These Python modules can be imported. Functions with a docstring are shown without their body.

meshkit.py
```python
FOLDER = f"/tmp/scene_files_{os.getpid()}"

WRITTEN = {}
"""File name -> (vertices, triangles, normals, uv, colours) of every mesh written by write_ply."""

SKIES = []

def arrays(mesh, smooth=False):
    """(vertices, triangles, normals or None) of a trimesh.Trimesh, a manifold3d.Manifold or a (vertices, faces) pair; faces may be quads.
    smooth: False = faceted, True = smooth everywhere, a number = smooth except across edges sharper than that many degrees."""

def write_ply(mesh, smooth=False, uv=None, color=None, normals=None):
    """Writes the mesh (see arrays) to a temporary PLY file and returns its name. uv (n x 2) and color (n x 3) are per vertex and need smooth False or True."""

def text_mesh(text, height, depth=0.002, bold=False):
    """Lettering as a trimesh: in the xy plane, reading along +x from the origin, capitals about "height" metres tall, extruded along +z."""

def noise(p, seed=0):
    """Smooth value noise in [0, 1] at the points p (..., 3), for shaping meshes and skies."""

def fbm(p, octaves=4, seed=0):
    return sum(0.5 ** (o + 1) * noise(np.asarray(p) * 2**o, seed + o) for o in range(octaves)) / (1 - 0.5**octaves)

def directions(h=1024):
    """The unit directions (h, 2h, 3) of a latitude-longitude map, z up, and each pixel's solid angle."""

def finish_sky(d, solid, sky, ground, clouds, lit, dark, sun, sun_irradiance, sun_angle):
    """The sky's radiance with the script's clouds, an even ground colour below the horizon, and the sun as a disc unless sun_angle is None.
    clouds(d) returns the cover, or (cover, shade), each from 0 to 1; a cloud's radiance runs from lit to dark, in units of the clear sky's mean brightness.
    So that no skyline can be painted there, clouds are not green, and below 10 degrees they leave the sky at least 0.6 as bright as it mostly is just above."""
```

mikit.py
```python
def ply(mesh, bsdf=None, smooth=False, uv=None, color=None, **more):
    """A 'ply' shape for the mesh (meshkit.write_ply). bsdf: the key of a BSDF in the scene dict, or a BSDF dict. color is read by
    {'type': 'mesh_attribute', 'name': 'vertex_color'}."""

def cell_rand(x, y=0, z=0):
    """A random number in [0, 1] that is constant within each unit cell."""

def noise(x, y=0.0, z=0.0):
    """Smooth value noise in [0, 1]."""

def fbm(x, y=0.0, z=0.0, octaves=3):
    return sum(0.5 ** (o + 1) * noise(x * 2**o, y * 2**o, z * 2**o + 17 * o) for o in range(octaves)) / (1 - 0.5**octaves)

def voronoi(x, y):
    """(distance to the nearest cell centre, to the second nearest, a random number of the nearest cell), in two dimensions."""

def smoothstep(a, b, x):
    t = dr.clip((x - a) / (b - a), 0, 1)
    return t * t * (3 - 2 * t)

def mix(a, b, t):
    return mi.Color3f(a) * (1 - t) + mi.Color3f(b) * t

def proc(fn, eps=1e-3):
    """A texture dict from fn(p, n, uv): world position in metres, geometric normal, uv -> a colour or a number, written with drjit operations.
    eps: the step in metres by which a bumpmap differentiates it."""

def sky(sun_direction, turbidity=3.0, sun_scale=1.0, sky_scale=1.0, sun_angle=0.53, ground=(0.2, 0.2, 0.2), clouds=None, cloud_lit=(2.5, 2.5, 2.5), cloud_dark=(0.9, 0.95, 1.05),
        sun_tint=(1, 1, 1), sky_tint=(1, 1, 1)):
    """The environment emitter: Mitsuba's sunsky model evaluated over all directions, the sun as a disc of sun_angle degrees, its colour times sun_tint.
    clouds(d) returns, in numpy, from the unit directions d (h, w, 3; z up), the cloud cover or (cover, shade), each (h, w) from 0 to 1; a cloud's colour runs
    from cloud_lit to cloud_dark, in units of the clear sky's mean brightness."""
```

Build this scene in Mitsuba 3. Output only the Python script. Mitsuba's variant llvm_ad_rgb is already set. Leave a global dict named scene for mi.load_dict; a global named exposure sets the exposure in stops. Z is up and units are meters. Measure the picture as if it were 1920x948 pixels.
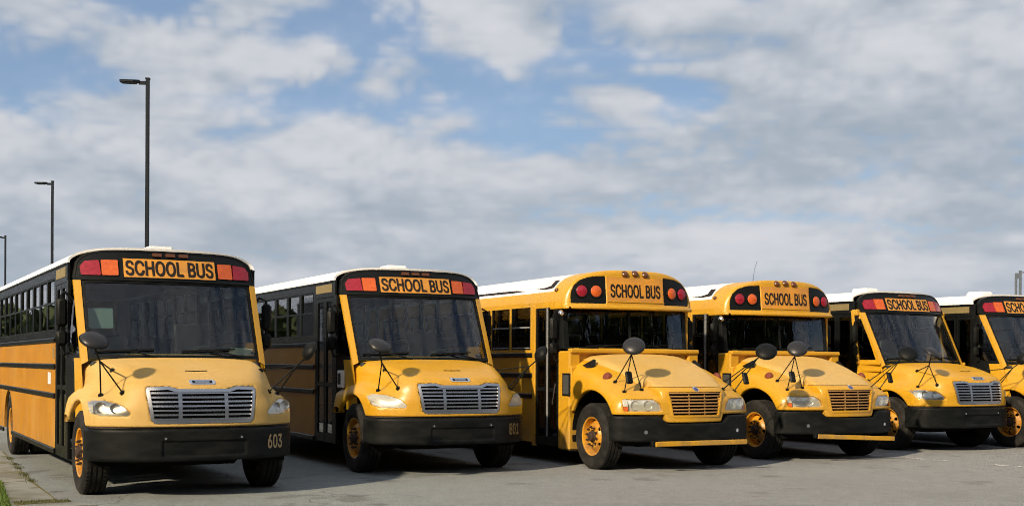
import math, random
import numpy as np, trimesh, manifold3d as m3, drjit as dr, mitsuba as mi
import mikit, meshkit
from mikit import proc, noise, fbm, voronoi, smoothstep, mix
from scipy.interpolate import RegularGridInterpolator
from shapely.geometry import Polygon, box as sbox
from shapely import affinity

random.seed(3)
rng = np.random.default_rng(7)
T = mi.ScalarTransform4f
scene, labels = {'type': 'scene'}, {}

# ------------------------------------------------------------------ camera, sky, exposure
F, PITCH, ROLL, EYE, SHIFT = 2283.49, 0.0, 0.00535, 1.6104, 205.51 / 948      # level camera, the frame cropped upwards (lens shift)
_right = np.array([math.cos(ROLL), -math.sin(ROLL) * math.sin(PITCH), math.sin(ROLL) * math.cos(PITCH)])
_fwd = np.array([0, math.cos(PITCH), math.sin(PITCH)])
_up = np.cross(_right, _fwd)
scene['camera'] = {'type': 'perspective', 'fov': math.degrees(2 * math.atan(960 / F)), 'fov_axis': 'x', 'near_clip': 0.1, 'principal_point_offset_y': -SHIFT, 'far_clip': 4000.0,
                   'to_world': T().look_at(origin=[0, 0, EYE], target=[float(_fwd[0]), float(_fwd[1]), EYE + float(_fwd[2])], up=[float(x) for x in _up])}
SUN = np.array([-0.96, -1.38, 0.88])


def clouds(d):
    """Broken stratocumulus: (cover, shade) from layered noise over the directions; it opens up to blue in places."""
    z = np.clip(d[..., 2], 0, 1)
    az, el = np.arctan2(d[..., 0], d[..., 1]) * .944, np.arcsin(z) * .944 - .0048
    zz = z / (.60 + z) * 1.35          # layers crowd together towards the horizon

    def field(dz, da=0.0):
        P = np.stack([d[..., 0] + da, d[..., 1] + da, (zz + dz) * 1.35], -1) * 6.0 + np.array([31.3, 14.7, 3.1])
        w = np.stack([meshkit.fbm(P * .9 + 5.1, 3, 5) - .5, meshkit.fbm(P * .9 + 9.4, 3, 8) - .5, meshkit.fbm(P * .9 + 2.4, 3, 18) - .5], -1)
        Q = P + w * np.array([.45, .45, .25])
        bil = np.abs(2 * meshkit.noise(Q * 2.6 + 2.0, 33) - 1) * .65 + np.abs(2 * meshkit.noise(Q * 5.9 + 7.0, 34) - 1) * .35
        bil2 = np.abs(2 * meshkit.noise(Q * 12.7 + 4.0, 35) - 1) * .8 + np.abs(2 * meshkit.noise(Q * 27. + 1.0, 36) - 1) * .2
        return .5 + 1.18 * (.62 * meshkit.fbm(Q, 3, 21) + .23 * (.25 + bil) + .085 * (.25 + bil2) + .065 * meshkit.fbm(Q * 9.0, 2, 44) - .5)
    f0 = field(0)
    f1 = field(.020, .010)
    f2 = field(.055, .02)
    hole = 0
    for a, e, ra, re, w in ((-.115, .243, .075, .022, .20), (-.195, .187, .085, .013, .15), (-.17, .205, .03, .012, .08), (-.012, .188, .050, .020, .19), (.118, .190, .04, .022, .20), (.18, .275, .030, .014, .30),
                            (-.285, .257, .06, .016, .14), (.045, .243, .020, .014, .13), (.06, .225, .06, .010, .10), (-.03, .222, .05, .012, .10), (-.31, .165, .03, .010, .07)):
        hole = hole + w * np.exp(-(((az - a) / ra) ** 2 + ((el - e) / re) ** 2))
    puff = 0
    for a, e, ra, re, w in ((-.012, .243, .036, .015, .34), (.088, .193, .032, .012, .24), (-.28, .178, .04, .014, .12), (.185, .130, .040, .013, .30), (.355, .182, .014, .010, .14), (-.14, .165, .05, .012, .10), (.13, .255, .04, .015, .08), (-.39, .262, .05, .03, .18), (-.30, .222, .06, .014, .10)):
        puff = puff + w * np.exp(-((az - a) / ra) ** 2 - ((el - e) / re) ** 2)
    low = np.clip(1 - z / .17, 0, 1)
    c = f0 - hole + puff + .16 * low + .065
    cover = np.clip((c - .375) / .18, 0, 1)
    cover = cover * cover * (3 - 2 * cover)
    cover = np.clip(.22 + .78 * cover + .2 * low, 0, 1)
    shade = .52 + 1.5 * (f1 - f0) + 1.5 * (f2 - f0) + .4 * (f0 - .5) - 1.5 * puff
    shade = shade + .35 * low * (.62 - shade) + .5 * (meshkit.fbm(np.stack([az * 5, el * 22, 0 * az], -1) + 40, 3, 61) - .5)
    return cover, .5 + .5 * np.tanh(2.0 * (shade - .5))


scene['sky'] = mikit.sky(SUN, turbidity=3, sun_scale=1.72, sky_scale=1.22, sun_angle=1.9, clouds=clouds, cloud_lit=(2.42, 2.46, 2.60), cloud_dark=(1.20, 1.44, 1.72), sky_tint=(1.12, 1.15, 1.28), sun_tint=(.97, 1.02, 1.10))
exposure = 1.3

# ------------------------------------------------------------------ materials


def mat(name, d, two=True):
    scene[name] = {'type': 'twosided', 'bsdf': d} if two else d


def rgb(*c):
    return {'type': 'rgb', 'value': list(c)}


def pr(color, rough=.5, **k):
    return {'type': 'principled', 'base_color': color if isinstance(color, dict) else rgb(*color), 'roughness': rough, **k}


def paint(c0, c1, dirt, streak=.5):
    def fn(p, n, uv):
        a = fbm(p.x * 2.1, p.y * 2.1, p.z * 2.1, 3)
        b = fbm(p.x * 9, p.y * 9, p.z * 2.2, 3)
        low = smoothstep(.95, .25, p.z) * smoothstep(.35, .65, b)
        c = mix(c0, c1, smoothstep(.3, .7, a))
        c = mix(c, (.16, .12, .075), low * dirt)
        c = mix(c, (.30, .17, .04), smoothstep(.60, .80, b) * .25 * streak)
        dust = smoothstep(.40, .75, fbm(p.x * 3.1 + 4, p.y * 3.1, p.z * 1.3 + 7, 4))
        return mix(c, (.42, .33, .18), dust * .12)
    return proc(fn)


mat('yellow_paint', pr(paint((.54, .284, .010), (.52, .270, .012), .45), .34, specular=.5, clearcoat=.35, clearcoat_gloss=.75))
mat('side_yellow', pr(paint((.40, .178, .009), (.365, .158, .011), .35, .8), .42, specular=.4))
mat('faded_yellow', pr(paint((.525, .335, .100), (.51, .315, .08), .2, .3), .55, specular=.45, sheen=.2))
mat('black_paint', pr(proc(lambda p, n, uv: mix((.004, .005, .0055), (.009, .010, .010), fbm(p.x * 6, p.y * 6, p.z * 6, 3))), .35, specular=.2))
mat('black_plastic', pr(proc(lambda p, n, uv: mix((.004, .0052, .0056), (.011, .012, .012), smoothstep(.3, .8, fbm(p.x * 5, p.y * 5, p.z * 11, 4)))), .5, specular=.14))
mat('mirror_shell', pr((.020, .020, .022), .38, specular=.4))
mat('reflector_silver', pr((.50, .50, .49), .25, metallic=.85, specular=.5))
mat('reflector_white', pr((.70, .70, .66), .35, metallic=.45, specular=.5))
mat('plate_khaki', pr((.20, .155, .065), .5))
mat('rubber', pr(proc(lambda p, n, uv: mix((.011, .011, .0105), (.032, .030, .028), smoothstep(.35, .75, fbm(p.x * 8, p.y * 8, p.z * 8, 4)) * .7 + smoothstep(.25, .0, p.z) * .3)), .8, specular=.25))
mat('roof_white', pr(proc(lambda p, n, uv: mix((.74, .74, .73), (.60, .60, .58), smoothstep(.45, .8, fbm(p.x * 1.5, p.y * 1.5, p.z * 4, 4)))), .45, specular=.4))
mat('chrome', {'type': 'roughconductor', 'material': 'Al', 'alpha': .22, 'specular_reflectance': rgb(.55, .56, .58)})
mat('bright_metal', {'type': 'roughconductor', 'material': 'Al', 'alpha': .12})
mat('dark_void', pr((.006, .006, .006), .9, specular=.1))
mat('red_lens', pr(proc(lambda p, n, uv: mix((.21, .003, .012), (.32, .010, .028), noise(p.x * 30, p.y * 30, p.z * 30))), .25, specular=.5, clearcoat=.5))
mat('amber_lens', pr(proc(lambda p, n, uv: mix((.46, .070, .009), (.58, .115, .015), noise(p.x * 30, p.y * 30, p.z * 30))), .25, specular=.5, clearcoat=.5))
mat('marker_red', pr((.16, .035, .014), .35, specular=.5))
mat('dull_amber', pr((.10, .035, .012), .3, specular=.5))
mat('sign_yellow', pr(proc(lambda p, n, uv: mix((.62, .275, .035), (.50, .23, .045), smoothstep(.3, .75, fbm(p.x * 4, p.y * 4, p.z * 5, 3)))), .45, specular=.4))
mat('letter_black', pr((.016, .012, .011), .6, specular=.25))
mat('number_dull', pr((.19, .13, .05), .55))
mat('number_gold', pr((.36, .25, .12), .5))
mat('windshield_glass', {'type': 'thindielectric', 'int_ior': 1.42, 'specular_transmittance': rgb(.42, .50, .49)}, False)
mat('side_glass', {'type': 'thindielectric', 'int_ior': 1.52, 'specular_transmittance': rgb(.024, .030, .032)}, False)
mat('lamp_glass', {'type': 'thindielectric', 'int_ior': 1.5, 'specular_transmittance': rgb(.93, .93, .90)}, False)
mat('hazed_lens', pr((.38, .37, .315), .3, specular=.6, clearcoat=.6))
mat('interior_grey', pr((.045, .05, .05), .7))
mat('interior_dark', pr((.020, .024, .025), .7))
mat('lamp_lens', pr((.06, .06, .06), .4))
mat('seat_vinyl', pr(proc(lambda p, n, uv: mix((.022, .030, .034), (.036, .044, .046), noise(p.x * 5, p.y * 5, p.z * 5))), .5))
mat('paper_green', pr((.72, .86, .80), .8))
mat('sash_grey', pr((.22, .225, .23), .45))
mat('white_print', pr((.55, .55, .55), .6))
mat('paper_pale', pr((.36, .46, .44), .8))
mat('wheel_yellow', pr(paint((.58, .27, .012), (.51, .22, .014), .55, 1.0), .42, specular=.45))
mat('rusty_hub', pr(proc(lambda p, n, uv: mix((.018, .012, .011), (.055, .030, .021), fbm(p.x * 25, p.y * 25, p.z * 25, 3))), .7))
mat('pole_metal', pr((.008, .012, .018), .5, specular=.2))
mat('far_pole_metal', pr((.10, .12, .14), .5, specular=.4))
mat('grille_brown', pr((.36, .20, .07), .45))
mat('navy_badge', pr((.05, .06, .16), .35))


def asphalt_color(p, n, uv):
    a = fbm(p.x * .33, p.y * .33, 1.0, 4)
    f = fbm(p.x * 7, p.y * 7, 3.0, 4)
    g = noise(p.x * 60, p.y * 60, 2.0)
    t = smoothstep(-1.4, 1.6, p.x * .9 - (p.y - 16) * .25 + (fbm(p.x * .8, p.y * .8, 9.0, 3) - .5) * 2.5)
    base = mix((.150, .164, .162), (.154, .159, .162), t)
    base = mix(base, (.120, .123, .122), smoothstep(.42, .72, a) * .4)
    base = base * (.86 + .26 * f) * (.86 + .28 * g)
    # tar-dark drips under the noses
    s = fbm(p.x * 1.6 + 3, p.y * 1.6, 7.0, 4)
    base = mix(base, (.055, .052, .05), smoothstep(.66, .80, s) * .45)
    st = noise(p.x * 150, p.y * 150, 5.0)
    base = mix(base, (.34, .34, .33), smoothstep(.80, .95, st) * .35)
    d1o, _, ro = voronoi(p.x * .9 + 7, p.y * .9)
    base = mix(base, (.045, .043, .042), smoothstep(.11, .03, d1o + (f - .5) * .12) * smoothstep(.78, .88, ro) * .45)
    # hairline cracks
    wx, wy = p.x + (fbm(p.x * 2.2, p.y * 2.2, 4.0, 3) - .5) * .9, p.y + (fbm(p.x * 2.2, p.y * 2.2, 14.0, 3) - .5) * .9
    d1, d2, _ = voronoi(wx * .42, wy * .42)
    crack = smoothstep(.022, .004, d2 - d1) * smoothstep(.40, .55, fbm(p.x * .5 + 9, p.y * .5, 5.0, 2))
    crack = crack * smoothstep(1.5, -3.0, p.x)
    return mix(base, (.05, .048, .045), crack * .6)


mat('asphalt', {'type': 'bumpmap', 'scale': .004, 'nested_texture': proc(lambda p, n, uv: fbm(p.x * 30, p.y * 30, 1.0, 3), 4e-3),
                'bsdf': pr(proc(asphalt_color), .85, specular=.3)})
mat('old_concrete', pr(proc(lambda p, n, uv: mix(mix((.175, .180, .168), (.120, .120, .105), smoothstep(.35, .7, fbm(p.x * 1.3, p.y * 1.3, 2.0, 4))), (.10, .10, .06), smoothstep(.60, .74, fbm(p.x * 3, p.y * 3, 6.0, 4)))), .9, specular=.2))
mat('soil', pr(proc(lambda p, n, uv: mix((.075, .075, .03), (.13, .11, .06), fbm(p.x * 4, p.y * 4, 2.0, 4))), .95, specular=.1))
mat('grass_blade', pr(proc(lambda p, n, uv: mix((.055, .115, .016), (.13, .17, .04), noise(p.x * 9, p.y * 9, 1.0))), .7, specular=.25))
mat('dry_weed', pr((.075, .085, .03), .8, specular=.1))
mat('line_paint', pr(proc(lambda p, n, uv: mix((.58, .57, .55), (.34, .33, .32), smoothstep(.35, .6, fbm(p.x * 9, p.y * 9, 3.0, 4)))), .8))
mat('tree_leaf', pr((.035, .055, .018), .8))

# ------------------------------------------------------------------ mesh helpers


def smax(a, b, k):
    h = np.clip(.5 + .5 * (a - b) / k, 0, 1)
    return b + (a - b) * h + k * h * (1 - h)


def smin(a, b, k):
    return -smax(-a, -b, k)


def surfnet(f, lo, hi, h):
    """Surface nets of the zero level of f(X, Y, Z) in the box lo..hi with cells of size h (snapped onto the surface)."""
    ax = [np.arange(a, b + h, h) for a, b in zip(lo, hi)]
    X, Y, Z = np.meshgrid(*ax, indexing='ij')
    d = f(X, Y, Z)
    nx, ny, nz = d.shape
    s = d < 0
    c = sum(s[i:nx - 1 + i, j:ny - 1 + j, k:nz - 1 + k].astype(int) for i in (0, 1) for j in (0, 1) for k in (0, 1))
    act = (c > 0) & (c < 8)
    idx = -np.ones(act.shape, int)
    cells = np.argwhere(act)
    idx[act] = np.arange(len(cells))
    acc, cnt = np.zeros((len(cells), 3)), np.zeros(len(cells))
    corners = [(i, j, k) for i in (0, 1) for j in (0, 1) for k in (0, 1)]
    for a in corners:
        for b in corners:
            if sum(abs(p - q) for p, q in zip(a, b)) != 1 or a > b:
                continue
            da, db = d[tuple((cells + a).T)], d[tuple((cells + b).T)]
            cr = (da < 0) != (db < 0)
            t = np.where(cr, da / np.where(cr, da - db, 1), 0)
            acc[cr] += (np.array(a) + t[:, None] * (np.array(b) - np.array(a)))[cr]
            cnt[cr] += 1
    V = (cells + acc / cnt[:, None]) * h + np.array(lo)
    for _ in range(2):          # settle the vertices on the surface
        fv = f(V[:, 0], V[:, 1], V[:, 2])
        e = h * .15
        g = np.stack([f(*(V + dv).T) - f(*(V - dv).T) for dv in np.eye(3) * e], -1) / (2 * e)
        st = -fv[:, None] * g / np.maximum((g ** 2).sum(-1, keepdims=True), .2)
        V = V + np.clip(st, -h * .35, h * .35)
    faces = []
    for axis in range(3):
        u, v = (axis + 1) % 3, (axis + 2) % 3
        sl0, sl1 = [slice(1, -1)] * 3, [slice(1, -1)] * 3
        sl0[axis], sl1[axis] = slice(0, -1), slice(1, None)
        s0, s1 = s[tuple(sl0)], s[tuple(sl1)]
        for sign in (0, 1):
            e = np.argwhere(s0 & ~s1 if sign == 0 else ~s0 & s1)
            off = np.ones(3, int)
            off[axis] = 0
            e = e + off
            q = []
            for du, dv in ((-1, -1), (0, -1), (0, 0), (-1, 0)):
                o = e.copy()
                o[:, u] += du
                o[:, v] += dv
                q.append(idx[tuple(o.T)])
            q = np.stack(q, 1)
            faces.append(q if sign == 0 else q[:, ::-1])
    Fq = np.vstack(faces)
    Fq = Fq[(Fq >= 0).all(1)]
    return trimesh.Trimesh(V, np.vstack([Fq[:, [0, 1, 2]], Fq[:, [0, 2, 3]]]), process=False)


def cat(*ms):
    return trimesh.util.concatenate([m for m in ms])


def hullbox(lo, hi, b=.006):
    lo, hi = np.array(lo, float), np.array(hi, float)
    lo, hi = np.minimum(lo, hi), np.maximum(lo, hi)
    b = min(b, (hi - lo).min() * .45)
    pts = []
    for sx in (0, 1):
        for sy in (0, 1):
            for sz in (0, 1):
                c = np.where([sx, sy, sz], hi, lo)
                s = np.where([sx, sy, sz], -1, 1) * b
                pts += [c + s * [0, 1, 1], c + s * [1, 0, 1], c + s * [1, 1, 0]]
    return trimesh.convex.convex_hull(np.array(pts))


def tube(pts, r, n=10):
    pts = np.array(pts, float)
    r = np.broadcast_to(np.asarray(r, float), (len(pts),))
    V, Fs, ref = [], [], None
    for i, p in enumerate(pts):
        t = pts[min(i + 1, len(pts) - 1)] - pts[max(i - 1, 0)]
        t /= np.linalg.norm(t)
        a = np.cross(t, [0, 0, 1.] if abs(t[2]) < .9 else [1., 0, 0]) if ref is None else ref - t * (ref @ t)
        a /= np.linalg.norm(a)
        ref = a
        b = np.cross(t, a)
        th = np.arange(n) * 2 * np.pi / n
        V.append(p + r[i] * (np.cos(th)[:, None] * a + np.sin(th)[:, None] * b))
    V = np.vstack(V + [pts[:1], pts[-1:]])
    for i in range(len(pts) - 1):
        for j in range(n):
            k = (j + 1) % n
            Fs += [[i * n + j, i * n + k, (i + 1) * n + k], [i * n + j, (i + 1) * n + k, (i + 1) * n + j]]
    e = (len(pts) - 1) * n
    for j in range(n):
        k = (j + 1) % n
        Fs += [[len(V) - 2, k, j], [len(V) - 1, e + j, e + k]]
    return trimesh.Trimesh(V, Fs, process=False)


def gridmesh(P):
    P = np.asarray(P, float)
    n, m = P.shape[:2]
    i = np.arange(n * m).reshape(n, m)
    q = np.stack([i[:-1, :-1], i[1:, :-1], i[1:, 1:], i[:-1, 1:]], -1).reshape(-1, 4)
    return trimesh.Trimesh(P.reshape(-1, 3), np.vstack([q[:, [0, 1, 2]], q[:, [0, 2, 3]]]), process=False)


def slab(P, N, t):
    """A sheet of grid points P thickened by t along -N."""
    P = np.asarray(P, float)
    a, b = gridmesh(P), gridmesh(P - np.asarray(N) * t)
    n, m = P.shape[:2]
    i = np.arange(n * m).reshape(n, m)
    rim = np.concatenate([i[0, :], i[1:, -1], i[-1, -2::-1], i[-2:0:-1, 0]])
    k = n * m
    nxt = np.roll(rim, -1)
    f = np.vstack([a.faces, b.faces[:, ::-1] + k, np.stack([rim, nxt, nxt + k], 1), np.stack([rim, nxt + k, rim + k], 1)])
    return trimesh.Trimesh(np.vstack([a.vertices, b.vertices]), f, process=False)


def lathe(profile, n=48):
    """Revolve a closed (r, z) profile about z."""
    m = m3.Manifold.revolve(m3.CrossSection([np.array(profile, float)]), n)
    if m.is_empty():
        m = m3.Manifold.revolve(m3.CrossSection([np.array(profile[::-1], float)]), n)
    return man2tri(m)


def man2tri(m):
    k = m.to_mesh()
    return trimesh.Trimesh(np.array(k.vert_properties)[:, :3], np.array(k.tri_verts), process=False)


def tri2man(t):
    t = t.copy()
    t.merge_vertices()
    return m3.Manifold(m3.Mesh(np.asarray(t.vertices, np.float32), np.asarray(t.faces, np.uint32)))


def mbox(lo, hi):
    lo, hi = np.array(lo, float), np.array(hi, float)
    return m3.Manifold.cube((hi - lo).tolist()).translate(lo.tolist())


def extrude(poly, t):
    gs = getattr(poly, 'geoms', [poly])
    return cat(*[trimesh.creation.extrude_polygon(g, t, engine='earcut') for g in gs])


def to_front(m, xf, off=0.0, size=.09):
    """A mesh in (u, v, w) laid onto a front surface x = xf(y, z): u -> y, v -> z, w outwards (+x)."""
    v, f = np.array(m.vertices), np.array(m.faces)
    if size:
        v, f = trimesh.remesh.subdivide_to_size(v, f, size)
    return trimesh.Trimesh(np.stack([xf(v[:, 0], v[:, 1]) + off + v[:, 2], v[:, 0], v[:, 1]], 1), f, process=False)


def fpatch(poly, xf, off, t, size=.09):
    return to_front(extrude(poly, t), xf, off - t, size)


def to_side(m, y, s=-1):
    """(u, v, w) onto the side wall: u runs towards the front on the right-hand side wall."""
    v = np.array(m.vertices)
    if s < 0:
        P = np.stack([v[:, 0], y - v[:, 2], v[:, 1]], 1)
        return trimesh.Trimesh(P, m.faces, process=False)
    return trimesh.Trimesh(np.stack([-v[:, 0], y + v[:, 2], v[:, 1]], 1), m.faces, process=False)


def flip(m):
    v = np.array(m.vertices) * [1, -1, 1]
    return trimesh.Trimesh(v, np.array(m.faces)[:, ::-1], process=False)


def text(s, w, h, bold=True, t=.003):
    """Condensed lettering centred on the origin, w wide and h tall."""
    m = meshkit.text_mesh(s, 1.0, .05, bold)
    lo, hi = m.bounds
    v = (np.array(m.vertices) - (lo + hi) / 2) / (hi - lo) * [w, h, t]
    m = trimesh.Trimesh(v + [0, 0, t / 2], m.faces, process=False)
    e = w * .0042       # heavier strokes, as in painted block letters
    return cat(m, m.copy().apply_translation([-e, e * .6, -.0004]), m.copy().apply_translation([e, -e * .6, -.0008]))


def poly_sd(poly, Y, Z):
    """Approximate signed distance of a polygon, negative inside, on a table."""
    import shapely
    ys, zs = np.linspace(-1.4, 1.4, 281), np.linspace(.5, 1.6, 111)
    G = np.meshgrid(ys, zs, indexing='ij')
    pts = shapely.points(G[0].ravel(), G[1].ravel())
    d = shapely.distance(poly.exterior, pts) * np.where(shapely.contains(poly, pts), -1, 1)
    return RegularGridInterpolator((ys, zs), d.reshape(G[0].shape), bounds_error=False, fill_value=1.0)(np.stack([Y, Z], -1))


def front_table(sd, zlo, zhi, x0=.25, x1=-1.1):
    """x of the foremost surface of a solid as a function of (y, z)."""
    ys, zs, xs = np.linspace(-1.24, 1.24, 125), np.linspace(zlo, zhi, int((zhi - zlo) / .02) + 1), np.linspace(x0, x1, 136)
    X, Y, Z = np.meshgrid(xs, ys, zs, indexing='ij')
    d = sd(X, Y, Z)
    ins = d < 0
    k = np.clip(ins.argmax(0), 1, None)
    a, b = np.take_along_axis(d, k[None] - 1, 0)[0], np.take_along_axis(d, k[None], 0)[0]
    x = xs[k - 1] + (xs[k] - xs[k - 1]) * np.clip(a / np.where(a - b == 0, 1, a - b), 0, 1)
    x = np.where(ins.any(0), x, x1)
    it = RegularGridInterpolator((ys, zs), x, bounds_error=False, fill_value=None)
    return lambda y, z: it(np.stack([np.asarray(y, float), np.asarray(z, float)], -1)).reshape(np.shape(y))


def surf_z(sd, x, y, z0=2.0):
    z = np.linspace(z0, .6, 700)
    d = sd(np.full_like(z, x), np.full_like(z, y), z)
    k = np.argmax(d < 0)
    return float(z[k])


def itp(x, xs, ys):
    return np.interp(x, xs, ys)


# ------------------------------------------------------------------ scene helpers
PLY = {}


def geo(name, fn, smooth=False):
    if name not in PLY:
        m = fn()
        assert len(m.faces), 'empty mesh ' + name
        PLY[name] = mikit.ply(m, None, smooth=smooth)
    return PLY[name]


def uniq(key):
    if key not in scene:
        return key
    i = 1
    while f'{key}_{i:03d}' in scene:
        i += 1
    return f'{key}_{i:03d}'


def add(key, g, material, M=None, label=None):
    key = uniq(key)
    scene[key] = {**g, 'bsdf': {'type': 'ref', 'id': material}}
    if M is not None:
        scene[key]['to_world'] = M
    if label:
        labels[key] = {'label': label}
    return key


def tag(key, label, category=None, group=None, kind=None):
    d = {'label': label}
    if category:
        d['category'] = category
    if group:
        d['group'] = group
    if kind:
        d['kind'] = kind
    labels[key] = d


# ------------------------------------------------------------------ ground
def sheet(pts, z, size=None):
    p = Polygon(pts)
    v, f = trimesh.creation.triangulate_polygon(p, engine='earcut')
    return trimesh.Trimesh(np.c_[v, np.full(len(v), z)], f, process=False)


scene['parking_lot_ground'] = mikit.ply(gridmesh(np.stack(np.meshgrid(np.linspace(-900, 900, 31), np.linspace(-300, 1500, 31), [0.], indexing='ij'), -1)[:, :, 0]), 'asphalt')
tag('parking_lot_ground', 'weathered grey asphalt of the parking lot with cracks and stains', kind='structure')

FX, FY = math.cos(-1.085), math.sin(-1.085)      # the way the buses face
LX, LY = -FY, FX                                 # their left


def along(p, a, b):
    return (p[0] + FX * a + LX * b, p[1] + FY * a + LY * b)


seam = (-6.28, 15.97)
scene['concrete_apron'] = mikit.ply(sheet([along(seam, 2.9, .35), along(seam, 2.2, .02), along(seam, 0, 0), along(seam, -6, .18), along(seam, -40, .2), along(seam, -40, -1.0), along(seam, 2.9, -.9)], .004), 'old_concrete')
tag('concrete_apron', 'pale worn concrete strip along the left edge of the lot', kind='structure')
VERGE = ([-40, -3.2, 0, 2.2, 4.5], [-.5, -.35, -.36, -.49, -.62])
scene['grass_verge'] = mikit.ply(sheet([along(seam, q, itp(q, *VERGE)) for q in (4.5, 2.2, 0, -3.2, -40)] + [along(seam, -40, -40), along(seam, 4.5, -40)], .008), 'soil')
tag('grass_verge', 'soil verge with green grass at the bottom left corner', kind='structure')
scene['pavement_joint'] = mikit.ply(sheet([along(seam, 2.1, .02), along(seam, -1, .035), along(seam, -6, .195), along(seam, -6, .165), along(seam, -3, .09), along(seam, -1, .022), along(seam, 0, -.008), along(seam, 2.1, .005)], .0065), 'soil')
tag('pavement_joint', 'dark open joint between the concrete strip and the asphalt', kind='structure')
scene['weedy_patch'] = mikit.ply(sheet([along(seam, 2.20, -.46), along(seam, 2.24, -.2), along(seam, 2.22, .06), along(seam, 2.36, .16), along(seam, 2.5, .05), along(seam, 2.48, -.2), along(seam, 2.6, -.46)], .0085), 'soil')
tag('weedy_patch', 'strip of soil and weeds crossing the concrete at the bottom left', kind='structure')


def blades(n, region, hmin, hmax):
    V, Fs = [], []
    for _ in range(n):
        a, b = region()
        x, y = along(seam, a, b)
        h = rng.uniform(hmin, hmax)
        th, lean = rng.uniform(0, 2 * np.pi), rng.uniform(0, .7) * h
        w = rng.uniform(.003, .006)
        dx, dy = np.cos(th), np.sin(th)
        k = len(V)
        V += [(x - w * dy, y + w * dx, .004), (x + w * dy, y - w * dx, .004), (x + lean * .4 * dx - w * .7 * dy, y + lean * .4 * dy + w * .7 * dx, h * .6),
              (x + lean * .4 * dx + w * .7 * dy, y + lean * .4 * dy - w * .7 * dx, h * .6), (x + lean * dx, y + lean * dy, h)]
        Fs += [(k, k + 1, k + 3), (k, k + 3, k + 2), (k + 2, k + 3, k + 4)]
    return trimesh.Trimesh(V, Fs, process=False)


def verge_region():
    a = rng.uniform(-6, 3.6)
    return a, itp(a, *VERGE) - abs(rng.normal(0, .45))


scene['verge_grass'] = mikit.ply(blades(15000, verge_region, .02, .065), 'grass_blade')
tag('verge_grass', 'short green grass growing on the verge at the bottom left corner', 'grass', kind='stuff')


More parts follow.
